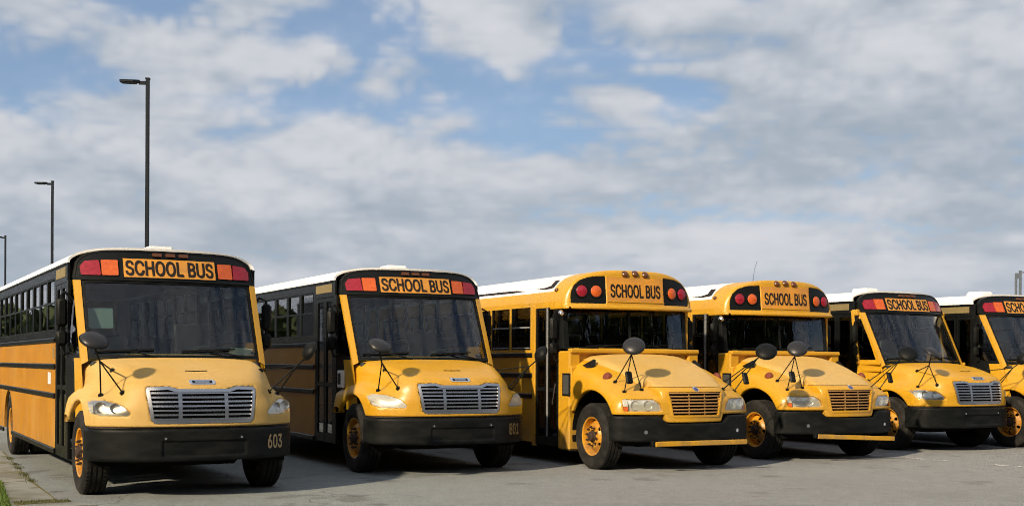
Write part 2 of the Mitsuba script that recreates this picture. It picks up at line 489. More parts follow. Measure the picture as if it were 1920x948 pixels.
def seam_region():
    if rng.random() < .45:
        return rng.uniform(2.22, 2.5), rng.uniform(-.45, .13)
    a = rng.choice([-4.3, -3.1, -2.4, -1.2, -.3]) + rng.normal(0, .16)
    return a, itp(a, [-6, 0, 2], [.18, 0, .01]) + rng.normal(0, .03)


scene['seam_weeds'] = mikit.ply(blades(1100, seam_region, .008, .035), 'dry_weed')
tag('seam_weeds', 'small weeds growing in the joint beside the concrete strip', 'weeds', kind='stuff')


def worn_line(p, q, w, z=.004, gaps=.35, seed=0):
    r = np.random.default_rng(seed)
    p, q = np.array(p), np.array(q)
    L = np.linalg.norm(q - p)
    t = (q - p) / L
    n = np.array([-t[1], t[0]])
    ms, s = [], 0.0
    while s < L:
        e = min(L, s + r.uniform(.15, .6))
        if r.random() > gaps:
            m = max(3, int((e - s) / .05))
            u = np.linspace(s, e, m)
            wl = w / 2 * (.55 + .45 * r.random(m)) * np.minimum(1, 6 * np.minimum(u - s + .01, e - u + .01) / .2)
            wr = w / 2 * (.55 + .45 * r.random(m)) * np.minimum(1, 6 * np.minimum(u - s + .01, e - u + .01) / .2)
            c = p + u[:, None] * t
            P = np.stack([np.c_[c + n * wl[:, None], np.full(m, z)], np.c_[c - n * wr[:, None], np.full(m, z)]])
            ms.append(gridmesh(P[::-1]))
        s = e + r.uniform(.02, .18)
    m = cat(*ms)
    if m.face_normals[:, 2].mean() < 0:
        m.invert()
    return m


for i, (p, q, w, gp, txt) in enumerate([((6.3, 21.85), (9.4, 17.5), .075, .12, 'faint white bay line on the asphalt at the far right'),
                                        ((-5.3, 15.38), (-4.4, 15.97), .05, .1, 'white paint mark under the nose of the first bus')]):
    k = uniq('painted_line')
    scene[k] = mikit.ply(worn_line(p, q, w, gaps=gp, seed=i), 'line_paint')
    tag(k, txt, kind='structure')

# ------------------------------------------------------------------ the wood round the lot, seen in the bus windows


def wood():
    r = np.random.default_rng(11)
    quads = []
    for i in range(120):
        az = math.radians(-25 - 246 * (i + r.uniform(-.4, .4)) / 120)
        back = smooth = .5 - .5 * math.cos(min(1, max(0, i - 14) / 35) * math.pi)
        rad = r.uniform(60, 75) - 12 * back
        H = (r.uniform(3.2, 4.3) * (1 - back) + r.uniform(16, 22) * back)
        cx, cy = rad * math.sin(az), rad * math.cos(az)
        w = H * r.uniform(.42, .55)
        n = 800
        u = r.normal(size=(n, 3))
        u /= np.linalg.norm(u, axis=1, keepdims=True)
        lump = .75 + .45 * meshkit.noise(u * 2.3 + i * 3.7)
        P = np.array([cx, cy, H * .54]) + u * lump[:, None] * np.array([w, w, H * .5]) * (.65 + .35 * r.random((n, 1)))
        P[:, 2] = np.maximum(P[:, 2], .2)
        A = r.normal(size=(n, 3))
        A /= np.linalg.norm(A, axis=1, keepdims=True)
        B = np.cross(A, r.normal(size=(n, 3)))
        B /= np.linalg.norm(B, axis=1, keepdims=True)
        sz = r.uniform(.45, .95, (n, 1))
        quads.append(np.stack([P - A * sz, P + B * sz * .7, P + A * sz, P - B * sz * .7], 1))
    Q = np.concatenate(quads).reshape(-1, 3)
    k = np.arange(len(Q)).reshape(-1, 4)
    return trimesh.Trimesh(Q, np.vstack([k[:, [0, 1, 2]], k[:, [0, 2, 3]]]), process=False)


scene['tree_belt'] = mikit.ply(wood(), 'tree_leaf')
tag('tree_belt', 'dark belt of trees mirrored in the bus windows', 'trees', kind='stuff')

# ------------------------------------------------------------------ lamp posts


def lamp_post(base, H, arm_dir, label, thick=.048, material='pole_metal', group='lamp posts along the lot', arm=.66):
    key = 'street_lamp' if 'street_lamp__pole' not in scene else next(f'street_lamp_{i:03d}' for i in range(1, 99) if f'street_lamp_{i:03d}__pole' not in scene)
    M = T().translate([base[0], base[1], 0]).rotate([0, 0, 1], math.degrees(math.atan2(arm_dir[1], arm_dir[0])))
    add(key + '__pole', mikit.ply(hullbox((-thick, -thick, 0), (thick, thick, H), .012)), material, M)
    add(key + '__base_plate', mikit.ply(cat(hullbox((-.2, -.2, 0), (.2, .2, .05), .01), trimesh.creation.cylinder(.28, .5, sections=24).apply_translation([0, 0, -.2]))), material, M)
    add(key + '__arm', mikit.ply(cat(hullbox((thick, -.035, H - .16), (thick + .18, .035, H - .07)), hullbox((-thick * 1.25, -thick * 1.25, H - .02), (thick * 1.25, thick * 1.25, H + .02)))), material, M)
    sh = Polygon([(.16, -.06), (.30, -.16), (arm - .06, -.16), (arm, -.09), (arm, .09), (arm - .06, .16), (.30, .16), (.16, .06)])
    head = extrude(sh, .055).apply_translation([thick, 0, H - .12])
    head.vertices[:, 2] += .03 * (1 - np.abs(head.vertices[:, 1]) / .16)
    add(key + '__lamp_head', mikit.ply(head), material, M)
    add(key + '__lens', mikit.ply(hullbox((.30, -.12, H - .132), (arm - .08, .12, H - .118), .003)), 'interior_grey', M)
    tag(key, label, 'street lamp', group)


AD = (-.93, -.1)
lamp_post((-9.60, 31.97), 9.0, AD, 'tall black lamp post rising behind the leftmost bus, nearest of the lamp posts')
lamp_post((-19.05, 50.39), 9.0, AD, 'black lamp post second from the left, middle distance')
lamp_post((-30.24, 72.60), 9.0, AD, 'black lamp post at the left edge of the picture, cut by the frame')
lamp_post((39.84, 95.54), 9.0, (1, -.1), 'grey lamp post far off at the right edge with its arm to the right', .09, 'far_pole_metal', arm=1.6)
add('utility_mast__pole', mikit.ply(tube([(40.43, 97.78, 0), (40.43, 97.78, 8.9)], .09)), 'far_pole_metal')
add('utility_mast__bracket', mikit.ply(hullbox((40.36, 97.7, 8.55), (40.62, 97.86, 9.0), .02)), 'far_pole_metal')
tag('utility_mast', 'thin pale mast just left of the far right lamp post', 'mast')

# ------------------------------------------------------------------ wheels shared by all buses


def tyre_mesh():
    prof = [(.288, -.125), (.31, -.135), (.36, -.148), (.425, -.150), (.468, -.140), (.492, -.122), (.500, -.105)]
    for c in (-.06, 0, .06):
        prof += [(.503, c - .012), (.488, c - .010), (.488, c + .010), (.503, c + .012)]
    prof += [(.500, .105), (.492, .122), (.468, .140), (.452, .145), (.450, .142), (.430, .150), (.427, .147), (.36, .148), (.335, .143), (.332, .139), (.31, .135), (.288, .125)]
    t = lathe(prof, 72)
    # shoulder lugs
    lugs = []
    for i in range(54):
        a = 2 * math.pi * i / 54
        for s in (-1, 1):
            b = hullbox((.478, -.018, s * .098 - .022), (.5035, .018, s * .098 + .022), .004)
            b.apply_transform(trimesh.transformations.rotation_matrix(a, [0, 0, 1]))
            lugs.append(b)
    return cat(t, *lugs)


def front_rim_mesh():
    prof = [(.296, .132), (.300, .118), (.285, .105), (.272, .02), (.272, -.09), (.258, -.09), (.258, .0), (.225, .035), (.172, .098), (.10, .104), (.10, .114), (.176, .110), (.236, .050), (.262, .025), (.268, .09), (.276, .122)]
    m = tri2man(lathe(prof, 64))
    for i in range(5):
        a = 2 * math.pi * (i + .15) / 5
        c = m3.Manifold.cylinder(.4, .033, .033, 20).translate([.208 * math.cos(a), .208 * math.sin(a), -.1])
        m = m - c
    return man2tri(m)


def rear_rim_mesh():
    prof = [(.296, .132), (.300, .118), (.285, .105), (.272, .02), (.272, -.09), (.258, -.09), (.258, -.05), (.17, -.045), (.09, -.04), (.09, -.028), (.20, -.03), (.25, -.02), (.262, .025), (.268, .09), (.276, .122)]
    return lathe(prof, 64)


def hub_mesh(front=True):
    z = .106 if front else -.03
    if front:
        return lathe([(0, z - .05), (.088, z - .05), (.088, z + .012), (.076, z + .02), (.070, z + .055), (.052, z + .066), (0, z + .068)], 32)
    return lathe([(0, z - .02), (.12, z - .02), (.12, z + .06), (.10, z + .12), (.085, z + .145), (0, z + .15)], 32)


def back_disc():
    return lathe([(0, -.11), (.27, -.11), (.27, -.09), (0, -.09)], 40)


def lug_mesh(i, z):
    a = 2 * math.pi * i / 10
    c = trimesh.creation.cylinder(.0175, .026, sections=6)
    t = trimesh.creation.cylinder(.010, .05, sections=8)
    m = cat(c, t.apply_translation([0, 0, .006]))
    m.apply_translation([.141 * math.cos(a), .141 * math.sin(a), z + .022])
    return m


def add_wheel(bus, M, x, y, right, front, turn=0.0, spin=0.0):
    k = uniq(bus + '__wheel')
    R = M @ T().translate([x, y, .5]).rotate([0, 0, 1], turn) @ (T().rotate([1, 0, 0], 90 if right else -90)) @ T().rotate([0, 0, 1], spin)
    add(k, geo('rim_f' if front else 'rim_r', front_rim_mesh if front else rear_rim_mesh, 35), 'wheel_yellow', R)
    add(k + '__tyre', geo('tyre', tyre_mesh, 40), 'rubber', R)
    add(k + '__hub', geo('hub_f' if front else 'hub_r', lambda: hub_mesh(front), 40), 'rusty_hub', R)
    add(k + '__brake_drum', geo('backdisc', back_disc, 40), 'dark_void', R)
    for i in range(10):
        add(k + '__lug_nut', geo(f'lug_{front}_{i}', lambda: lug_mesh(i, .108 if front else -.03), False), 'rusty_hub', R)
    return k


# ------------------------------------------------------------------ shared bus pieces
W = 1.22


def roof_grid(prof, x0, x1f, n=36, m=40):
    """Roof skin from the rear x0 to a front edge x1f(y): prof(t) -> (y, z) for t in -1..1."""
    ts = np.linspace(-1, 1, n)
    P = []
    for t in ts:
        y, z = prof(t)
        P.append([(x, y, z) for x in np.linspace(x1f(y), x0, m)])
    P = np.array(P)
    g = gridmesh(P)
    return g if g.face_normals[:, 2].mean() > 0 else g.invert() or g


def thick_roof(prof, x0, x1f, t=.03):
    P = []
    for s in np.linspace(-1, 1, 49):
        y, z = prof(s)
        P.append([(x, y, z) for x in np.linspace(x1f(y, z), x0, 24)])
    P = np.array(P)
    N = np.cross(np.gradient(P, axis=0), np.gradient(P, axis=1))
    N /= np.linalg.norm(N, axis=-1, keepdims=True)
    if N[..., 2].mean() < 0:
        N = -N
        P, N = P[::-1], N[::-1]
    m = slab(P, N, t)
    if m.volume < 0:
        m.invert()
    return m


def seat_mesh():
    back = hullbox((-.10, -.49, .40), (0, .49, 1.02), .035)
    back.vertices[:, 0] -= .10 * (back.vertices[:, 2] - .40)
    legs = [hullbox((.02, s * .42 - .02, 0), (.36, s * .42 + .02, .28), .01) for s in (-1, 1)]
    return cat(back, hullbox((-.05, -.49, .28), (.40, .49, .42), .04), *legs)


def steering_mesh():
    a = np.linspace(0, 2 * np.pi, 33)
    ring = tube(np.c_[np.cos(a) * .23, np.sin(a) * .23, 0 * a], .016, 8)
    sp = [tube([(0, 0, -.02), (.23 * math.cos(t), .23 * math.sin(t), 0)], .014, 6) for t in (.5, 2.6, 4.7)]
    col = tube([(0, 0, -.45), (0, 0, 0)], .035, 10)
    m = cat(ring, *sp, col)
    m.apply_transform(trimesh.transformations.rotation_matrix(math.radians(-38), [0, 1, 0]))
    return m


def mirror_disc(r=.155):
    s = trimesh.creation.icosphere(3)
    v = s.vertices
    v = np.where(v[:, 2:3] > 0, v * [r, r, .075], v * [r, r, .022])
    return trimesh.Trimesh(v, s.faces, process=False)


def mirror_rim(r=.158):
    a = np.linspace(0, 2 * np.pi, 41)
    return tube(np.c_[np.cos(a) * r, np.sin(a) * r, 0 * a], .009, 6)


def oriented(m, pos, n):
    n = np.array(n, float) / np.linalg.norm(n)
    return m.copy().apply_transform(trimesh.geometry.align_vectors([0, 0, 1], n)).apply_translation(pos)


def wall_with_holes(y, t, x0, x1, z0, z1, holes, arches=()):
    m = mbox((x0, y - t / 2, z0), (x1, y + t / 2, z1))
    for a, b, c, d in holes:
        m = m - mbox((a, y - t, c), (b, y + t, d))
    for ax, r in arches:
        m = m - m3.Manifold.cylinder(1, r, r, 48).rotate([90, 0, 0]).translate([ax, y + .5, .5])
    return man2tri(m)


def frame_xz(y, t, a, b, c, d, w):
    m = mbox((a, y - t / 2, c), (b, y + t / 2, d)) - mbox((a + w, y - t, c + w), (b - w, y + t, d - w))
    return man2tri(m)


def pane_xz(y, a, b, c, d):
    return gridmesh(np.array([[(a, y, c), (a, y, d)], [(b, y, c), (b, y, d)]]))


def windows(bus, M, xs, pitch, z0, z1, side, material, sash, sash_mat, open_frac=()):
    """A row of split-sash windows in the wall on one side (side -1 = right)."""
    y = side * 1.205
    for i, x in enumerate(xs):
        a, b = x - pitch / 2 + .045, x + pitch / 2 - .045
        k = add(bus + '__window', geo(f'winframe{pitch:.3f}{z0:.2f}{z1:.2f}{side}{i}', lambda: frame_xz(y, .03, a - .012, b + .012, z0 - .012, z1 + .012, .03)), 'black_plastic', M)
        add(k + '__sash_bar', geo(f'winsash{pitch:.3f}{z0:.2f}{side}{i}', lambda: hullbox((a + .018, y - .013, sash - .013), (b - .018, y + .013, sash + .013), .003)), sash_mat, M)
        add(k + '__sill_strip', geo(f'winsill{pitch:.3f}{z0:.2f}{side}{i}', lambda: hullbox((a + .018, y - .012, z0 + .018), (b - .018, y + .018 * side, z0 + .034), .003)), sash_mat, M)
        add(k + '__pane', geo(f'paneu{pitch:.3f}{z0:.2f}{side}{i}', lambda: pane_xz(y - side * .006, a + .015, b - .015, sash, z1 - .01)), material, M)
        add(k + '__pane', geo(f'panel{pitch:.3f}{z0:.2f}{side}{i}', lambda: pane_xz(y + side * .004, a + .015, b - .015, z0 + .01, sash)), material, M)


def body_common(bus, M, xr, xf, floor=.95):
    add(bus + '__inner_lining', geo(f'lining{xr}{xf}', lambda: cat(*[hullbox((xr + .02, s * 1.15, floor), (-3.05 if s < 0 else -2.4, s * 1.172, 1.82), .004) for s in (-1, 1)], hullbox((xr + .02, -1.12, 2.80), (-2.5, 1.12, 2.815), .004))), 'interior_grey', M)
    add(bus + '__floor', geo(f'floor{xr}{xf}', lambda: hullbox((xr + .03, -1.17, floor - .06), (xf, 1.17, floor), .004)), 'interior_dark', M)
    add(bus + '__chassis', geo(f'chassis{xr}{xf}', lambda: cat(hullbox((xr + .2, -.55, .48), (-.7, -.30, .86), .01), hullbox((xr + .2, .30, .48), (-.7, .55, .86), .01), hullbox((-1.9, -.62, .34), (-.75, .62, .84), .05), hullbox((-4.6, -.5, .40), (-3.2, .9, .80), .03), hullbox((-6.4, -1.1, .42), (-5.2, -.62, .84), .03))), 'dark_void', M)


# ------------------------------------------------------------------ bus with the smooth one-piece nose (first, second, fifth, sixth)
A_AX, A_REAR = -1.246, -11.4


def XA(y, z):
    return itp(z, [.6, 1.5, 1.645, 2.66, 2.95, 3.1], [-.9, -1.18, -1.25, -1.76, -1.88, -1.93]) - .2 * (np.abs(y) / 1.12) ** 2.3


def A_front(ay):
    return -.05 - .43 * (ay / 1.22) ** 2.6


def A_hood0(x, y, z):
    ay = np.abs(y)
    w = itp(x, [-1.8, -1.46, -.9, -.5, -.1], [1.13, 1.12, 1.03, .90, .76])
    zc = itp(x, [-1.9, -1.5, -1.2, -.9, -.6, -.4, -.22, -.05, .1], [1.70, 1.672, 1.645, 1.60, 1.535, 1.48, 1.41, 1.32, 1.2])
    nose = A_front(ay) - .10 * np.clip(z - 1.05, 0, 1) ** 1.3 * 1.2
    dome = smax(smax(z - zc + .07 * (ay / w) ** 3, (ay - w - np.clip(1.4 - z, 0, .5) * .25) * .95, .22), x - nose, .13)
    zf = itp(x, [-2, -1.5, -1.2, -.9, -.6, -.45, -.3], [1.24, 1.30, 1.315, 1.295, 1.235, 1.19, 1.13])
    fen = smax(smax(z - zf + .08 * np.clip((ay - .7) / .5, 0, 2) ** 2, ay - 1.222, .16), x - A_front(ay), .16)
    fen = smax(fen, -(x + 1.95), .04)
    d = smin(dome, fen, .09)
    d = smax(d, .845 - z, .02)
    return smax(d, -(x + 1.99), .02)


GRA = Polygon([(-.645, 1.27), (-.63, 1.305), (-.40, 1.315), (-.30, 1.285), (.30, 1.285), (.40, 1.315), (.63, 1.305), (.645, 1.27), (.60, .93), (.555, .885), (-.555, .885), (-.60, .93)]).buffer(-.015).buffer(.015)
HLA = Polygon([(-1.21, 1.06), (-1.205, 1.12), (-1.15, 1.158), (-1.02, 1.145), (-.90, 1.10), (-.815, 1.02), (-.80, .985), (-.83, .97), (-1.10, .975), (-1.185, 1.0)]).buffer(-.02).buffer(.02)
A_FT = front_table(A_hood0, .84, 1.6)


def A_hood(x, y, z):
    d = A_hood0(x, y, z)
    xs = A_FT(np.clip(y, -1.2, 1.2), np.clip(z, .84, 1.6))
    g = np.maximum(poly_sd(GRA, y, z), xs - .055 - x)
    h = np.maximum(poly_sd(HLA, -np.abs(y), z), xs - .05 - x)
    d = np.maximum(d, -np.minimum(g, h))
    arch = np.sqrt((x - A_AX) ** 2 + (z - .5) ** 2) - .625
    arch = np.maximum(arch, .72 - np.abs(y))
    d = smax(d, -arch, .03)
    # mouth under the hood between the wheels
    return d


def A_bumper(x, y, z):
    ay = np.abs(y)
    xb = -.02 - .44 * (ay / 1.22) ** 2.6
    out = smax(x - xb, ay - 1.225, .18)
    out = np.maximum(out, -(x + .78))
    sh = np.maximum(out, -(smax(x - xb, ay - 1.225, .18) + .10))
    lip = z - .825 + .03 * np.clip(z - .7, 0, 1)
    d = smax(sh, np.abs(z - .635) - .19 + 0 * lip, .04)
    rec = np.maximum(np.maximum(np.abs(y - .02) - .49, np.abs(z - .595) - .085), xb - .018 - x)
    return np.maximum(d, -rec)


A_BT = front_table(A_bumper, .46, .82)


def A_header_poly():
    ys = np.linspace(1.17, -1.17, 61)
    top = 2.66 + .365 * np.maximum(0, 1 - (np.abs(ys) / 1.17) ** 7) ** (1 / 2.4)
    return Polygon([(-1.165, 2.625), (1.165, 2.625)] + list(zip(ys, top)))


def A_roofprof(t):
    y = 1.215 * np.sin(t * np.pi / 2)
    return y, 2.84 + .225 * max(0, 1 - (abs(y) / 1.2151) ** 4.2) ** (1 / 2.2)


def A_quarter(side):
    """Corner panel between windshield pillar and door, with its three-cornered window: returns frame and pane."""
    def P(s, z):
        x0, x1 = XA(1.15, z) - .01, itp(z, [.9, 1.6, 2.62], [-1.98, -2.0, -2.12])
        return np.array([x0 + (x1 - x0) * s, side * (1.145 + .075 * s), z])
    fr = gridmesh(np.array([[P(s, z) for z in np.linspace(.9, 1.62, 5)] for s in np.linspace(.5, 1, 4)]))
    cw = gridmesh(np.array([[P(s, z) + [0, side * .004, 0] for z in np.linspace(.9, 1.64, 5)] for s in np.linspace(-.02, .5, 4)]))
    up = []
    for s0, s1, z0, z1 in ((0, .12, 1.62, 2.62), (.86, 1, 1.62, 2.62), (.12, .86, 1.62, 1.70), (.12, .86, 2.50, 2.62)):
        up.append(gridmesh(np.array([[P(s, z) for z in np.linspace(z0, z1, 5)] for s in np.linspace(s0, s1, 3)])))
    pane = gridmesh(np.array([[P(s, z) for z in np.linspace(1.70, 2.50, 5)] for s in np.linspace(.12, .86, 3)]))
    pane.vertices[:, 1] -= side * .006
    return fr, cat(*up), pane, cw


def A_post(side):
    bot, top = np.array([-1.95, side * 1.225, 1.62]), np.array([-2.1, side * 1.225, 2.66])
    return cat(hullbox((-.035, -.02, 0), (.035, .02, 1)).apply_transform(np.array([[1, 0, top[0] - bot[0], bot[0]], [0, 1, 0, bot[1]], [0, 0, 1.04, bot[2]], [0, 0, 0, 1]])),
               hullbox((-1.98, side * 1.21, 1.60), (-1.42, side * 1.16, 1.66), .01), hullbox((-1.98, side * 1.21, 1.47), (-1.42, side * 1.17, 1.52), .01),
               hullbox((-2.12, side * 1.24, 2.56), (-1.97, side * 1.14, 2.68), .015))


def grille_bars(kind):
    fr = GRA.difference(GRA.buffer(-.038))
    if kind == 'frame':
        return cat(fpatch(fr, A_FT, .006, .04), *[fpatch(sbox(c - .022, .89, c + .022, 1.28), A_FT, -.012, .03) for c in (-.27, .27)])
    return fpatch(GRA.buffer(.004), A_FT, -.050, .004)


def slat_A(i):
    z = .935 + i * .0505
    w = itp(z, [.88, 1.3], [.565, .615])
    return fpatch(sbox(-w, z - .0105, w, z + .0105), A_FT, -.006, .035)


def wiper(xf, y0, z0, y1, z1):
    n = 8
    ys, zs = np.linspace(y0, y1, n), np.linspace(z0, z1, n)
    arm = tube(np.c_[xf(ys, zs) + .035, ys, zs], .011, 6)
    yb, zb = np.linspace(y1 - .38, y1 + .32, n), z1 + np.linspace(-.012, .02, n)
    return cat(arm, tube(np.c_[xf(yb, zb) + .02, yb, zb], .011, 6))


def mirror_stand(feet, apex, tip, drop=None):
    ms = [tube([f, apex], .009, 6) for f in feet] + [tube([apex, tip], .011, 6)]
    pads = [oriented(trimesh.creation.cylinder(.032, .03, sections=12), f, np.array(apex) - np.array(f)) for f in feet]
    return cat(*ms, *pads)


def side_mirror(side, x, z):
    y = side * (1.37 if side > 0 else 1.30)
    x = x if side > 0 else x + .10
    body = cat(hullbox((x - .08, y - .07, z - .02), (x, y + .07, z + .34), .04), hullbox((x - .08, y - .07, z - .26), (x, y + .07, z - .06), .04))
    arm = cat(tube([(x - .02, side * 1.14, z + .30), (x - .03, side * 1.27, z + .42), (x - .05, y, z + .38), (x - .05, y, z - .26), (x - .03, side * 1.27, z - .36), (x - .02, side * 1.14, z - .32)], .017, 8))
    return body, arm


def add_door(bus, M, x0, x1, z0, z1, y, mat_frame):
    """Two-leaf folding door on the right-hand side, each leaf with an upper and a lower pane."""
    xm = (x0 + x1) / 2
    zs = z0 + (z1 - z0) * .40
    for i, (a, b) in enumerate(((x0, xm - .008), (xm + .008, x1))):
        def leaf():
            m = mbox((a, y - .018, z0), (b, y + .018, z1)) - mbox((a + .055, y - .1, z0 + .14), (b - .055, y + .1, zs - .03)) - mbox((a + .055, y - .1, zs + .03), (b - .055, y + .1, z1 - .06))
            return man2tri(m)
        k = add(bus + '__door', geo(f'door{x0}{z0}{i}', leaf), mat_frame, M)
        add(k + '__pane', geo(f'doorpl{x0}{z0}{i}', lambda: pane_xz(y, a + .05, b - .05, z0 + .13, zs - .02)), 'side_glass', M)
        add(k + '__pane', geo(f'doorpu{x0}{z0}{i}', lambda: pane_xz(y, a + .05, b - .05, zs + .02, z1 - .05)), 'side_glass', M)


def wheel_well(ax, az, r, s):
    th = np.radians(np.linspace(-12, 192, 33))
    P = np.array([[(ax + r * math.cos(t), s * y, az + r * math.sin(t)) for t in th] for y in (.715, 1.165)])
    g = gridmesh(P)
    cap = gridmesh(np.array([[(ax + r * q * math.cos(t), s * .715, az + r * q * math.sin(t)) for t in th] for q in (.05, 1)]))
    return cat(g, cap)


def bus_matrix(x, y, yaw):
    return T().translate([x, y, 0]).rotate([0, 0, 1], math.degrees(yaw))


def build_A(bus, x, y, yaw, number, label, hood_mat='yellow_paint', yellow_post=False, side_mat='side_yellow', clear_lamps=True, papers=False, spin=0, tilt=0.0):
    M = bus_matrix(x, y, yaw)
    a = lambda name, g, m, lab=None: add(f'{bus}__{name}', g, m, M, lab)
    # --- shell
    DX0, DX1 = -2.98, -2.10
    pitch = .72
    xsR = [-3.42 - pitch * i for i in range(10)]
    xsL = [-2.62 - pitch * i for i in range(11)]
    holes = lambda xs: [(q - pitch / 2 + .045, q + pitch / 2 - .045, 1.99, 2.70) for q in xs]
    arches = [(-8.25, .60)]
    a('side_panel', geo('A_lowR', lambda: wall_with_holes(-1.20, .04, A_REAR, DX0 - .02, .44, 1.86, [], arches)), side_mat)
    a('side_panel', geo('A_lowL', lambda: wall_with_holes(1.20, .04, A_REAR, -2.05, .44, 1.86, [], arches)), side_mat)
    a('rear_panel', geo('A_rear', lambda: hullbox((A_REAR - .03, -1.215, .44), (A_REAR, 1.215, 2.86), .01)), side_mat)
    a('window_band', geo('A_bandR', lambda: wall_with_holes(-1.20, .036, A_REAR, DX0 - .02, 1.862, 2.85, holes(xsR))), 'black_paint')
    a('window_band', geo('A_bandL', lambda: wall_with_holes(1.20, .036, A_REAR, -2.12, 1.862, 2.85, holes(xsL))), 'black_paint')
    a('door_header', geo('A_dhead', lambda: cat(hullbox((DX0 - .02, -1.218, 2.60), (-2.06, -1.18, 2.85), .006), hullbox((DX0 - .02, -1.222, .36), (DX0 + .045, -1.18, 2.60), .006), hullbox((DX1 - .01, -1.222, .36), (DX1 + .12, -1.18, 2.62), .006))), 'black_paint')
    a('name_plate', geo('A_nameplate', lambda: hullbox((DX0 + .02, -1.226, 2.672), (-2.20, -1.20, 2.80), .004)), 'plate_khaki', 'dull yellow plate above the door')
    windows(bus, M, xsR, pitch, 1.99, 2.70, -1, 'side_glass', 2.38, 'black_paint')
    windows(bus, M, xsL, pitch, 1.99, 2.70, 1, 'side_glass', 2.38, 'black_paint')
    for sd, xf_ in ((-1, DX0 - .03), (1, -2.1)):
        for i, (z0, z1) in enumerate(((1.845, 1.91), (1.49, 1.565), (1.10, 1.175), (.365, .44))):
            def rail():
                m = hullbox((A_REAR, sd * 1.218, z0), (xf_, sd * 1.245, z1), .012)
                if z0 < .5:
                    m = man2tri(tri2man(m) - m3.Manifold.cylinder(4, .60, .60, 48).rotate([90, 0, 0]).translate([-8.25, 2, .5]))
                return m
            a('rub_rail', geo(f'A_rail{sd}{i}', rail), 'black_paint')
    add_door(bus, M, DX0 + .05, DX1 - .015, .37, 2.595, -1.20, 'black_paint')
    a('roof', geo('A_roof', lambda: thick_roof(A_roofprof, A_REAR - .02, lambda yy, zz: float(XA(min(abs(yy), 1.17), zz)) - .055), 40), 'roof_white')
    a('gutter', geo('A_gutter', lambda: cat(*[hullbox((A_REAR, s * 1.21, 2.825), (-2.16, s * 1.238, 2.85), .006) for s in (-1, 1)])), 'black_paint')
    a('roof_hatch', geo('A_hatch', lambda: cat(hullbox((-3.30, -.06, 3.03), (-2.86, .32, 3.185), .045), hullbox((-3.38, -.13, 3.02), (-2.78, .39, 3.09), .012)), 30), 'roof_white')
    a('rear_hatch', geo('A_hatch2', lambda: hullbox((-8.4, -.3, 3.03), (-7.8, .3, 3.12), .03)), 'roof_white')
    body_common(bus, M, A_REAR, -1.55)
    # --- front mask
    hp = A_header_poly()
    hd = a('front_cap', geo('A_head', lambda: fpatch(hp, XA, .012, .07), 35), 'black_paint')
    a('front_cap__rim', geo('A_headrim', lambda: fpatch(hp.difference(hp.buffer(-.022)), XA, .022, .05), 35), 'black_plastic')
    sg = add(f'{bus}__school_bus_sign', geo('A_sign', lambda: fpatch(sbox(-.575, 2.672, .60, 2.915), XA, .020, .012), 35), 'sign_yellow', M, 'yellow header sign reading SCHOOL BUS')
    add(sg + '__lettering', geo('A_txt', lambda: to_front(text('SCHOOL BUS', 1.12, .200).apply_translation([.012, 2.793, 0]), XA, .0215, None)), 'letter_black', M)
    add(sg + '__border', geo('A_signb', lambda: fpatch(sbox(-.59, 2.658, .615, 2.929).difference(sbox(-.575, 2.672, .60, 2.915)), XA, .021, .01), 35), 'black_plastic', M)
    for s in (-1, 1):
        f = (lambda m: m) if s < 0 else flip
        k = a('red_flasher', geo(f'A_red{s}', lambda: f(fpatch(Polygon([(-1.075, 2.69), (-1.085, 2.80), (-1.03, 2.87), (-.862, 2.885), (-.845, 2.69)]).buffer(-.012).buffer(.012), XA, .034, .03)), 35), 'red_lens')
        add(k + '__bezel', geo(f'A_redb{s}', lambda: f(fpatch(Polygon([(-1.098, 2.675), (-1.108, 2.80), (-1.04, 2.887), (-.852, 2.90), (-.832, 2.675)]), XA, .018, .01)), 35), 'black_plastic', M)
        k = a('amber_flasher', geo(f'A_amb{s}', lambda: f(fpatch(sbox(-.835, 2.69, -.64, 2.89).buffer(-.012).buffer(.012), XA, .034, .03)), 35), 'amber_lens')
        add(k + '__bezel', geo(f'A_ambb{s}', lambda: f(fpatch(sbox(-.829, 2.675, -.625, 2.905), XA, .0185, .01)), 35), 'black_plastic', M)
    for c in (-.15, .02, .19):
        a('clearance_lamp', geo(f'A_clr{c}', lambda: fpatch(sbox(c - .052, 2.958, c + .052, 2.990).buffer(.006), XA, .045, .04), 35), 'dull_amber')
    # --- windshield
    wp = Polygon([(-1.06, 1.655), (1.06, 1.655), (1.065, 2.62), (-1.065, 2.62)])
    ys, zs = np.linspace(-1.07, 1.07, 33), np.linspace(1.645, 2.63, 16)
    ws = a('windshield', geo('A_ws', lambda: gridmesh(np.stack([XA(*np.meshgrid(ys, zs, indexing='ij')) - .012, *np.meshgrid(ys, zs, indexing='ij')], -1)), True), 'windshield_glass')
    add(ws + '__gasket', geo('A_gask', lambda: fpatch(wp.buffer(.02, join_style=2).difference(wp.buffer(-.06).buffer(.035)), XA, .002, .018), 35), 'black_plastic', M)
    add(ws + '__wiper', geo('A_wip1', lambda: wiper(XA, -.30, 1.66, -.62, 1.735)), 'black_plastic', M)
    add(ws + '__wiper', geo('A_wip2', lambda: wiper(XA, .85, 1.66, .42, 1.745)), 'black_plastic', M)
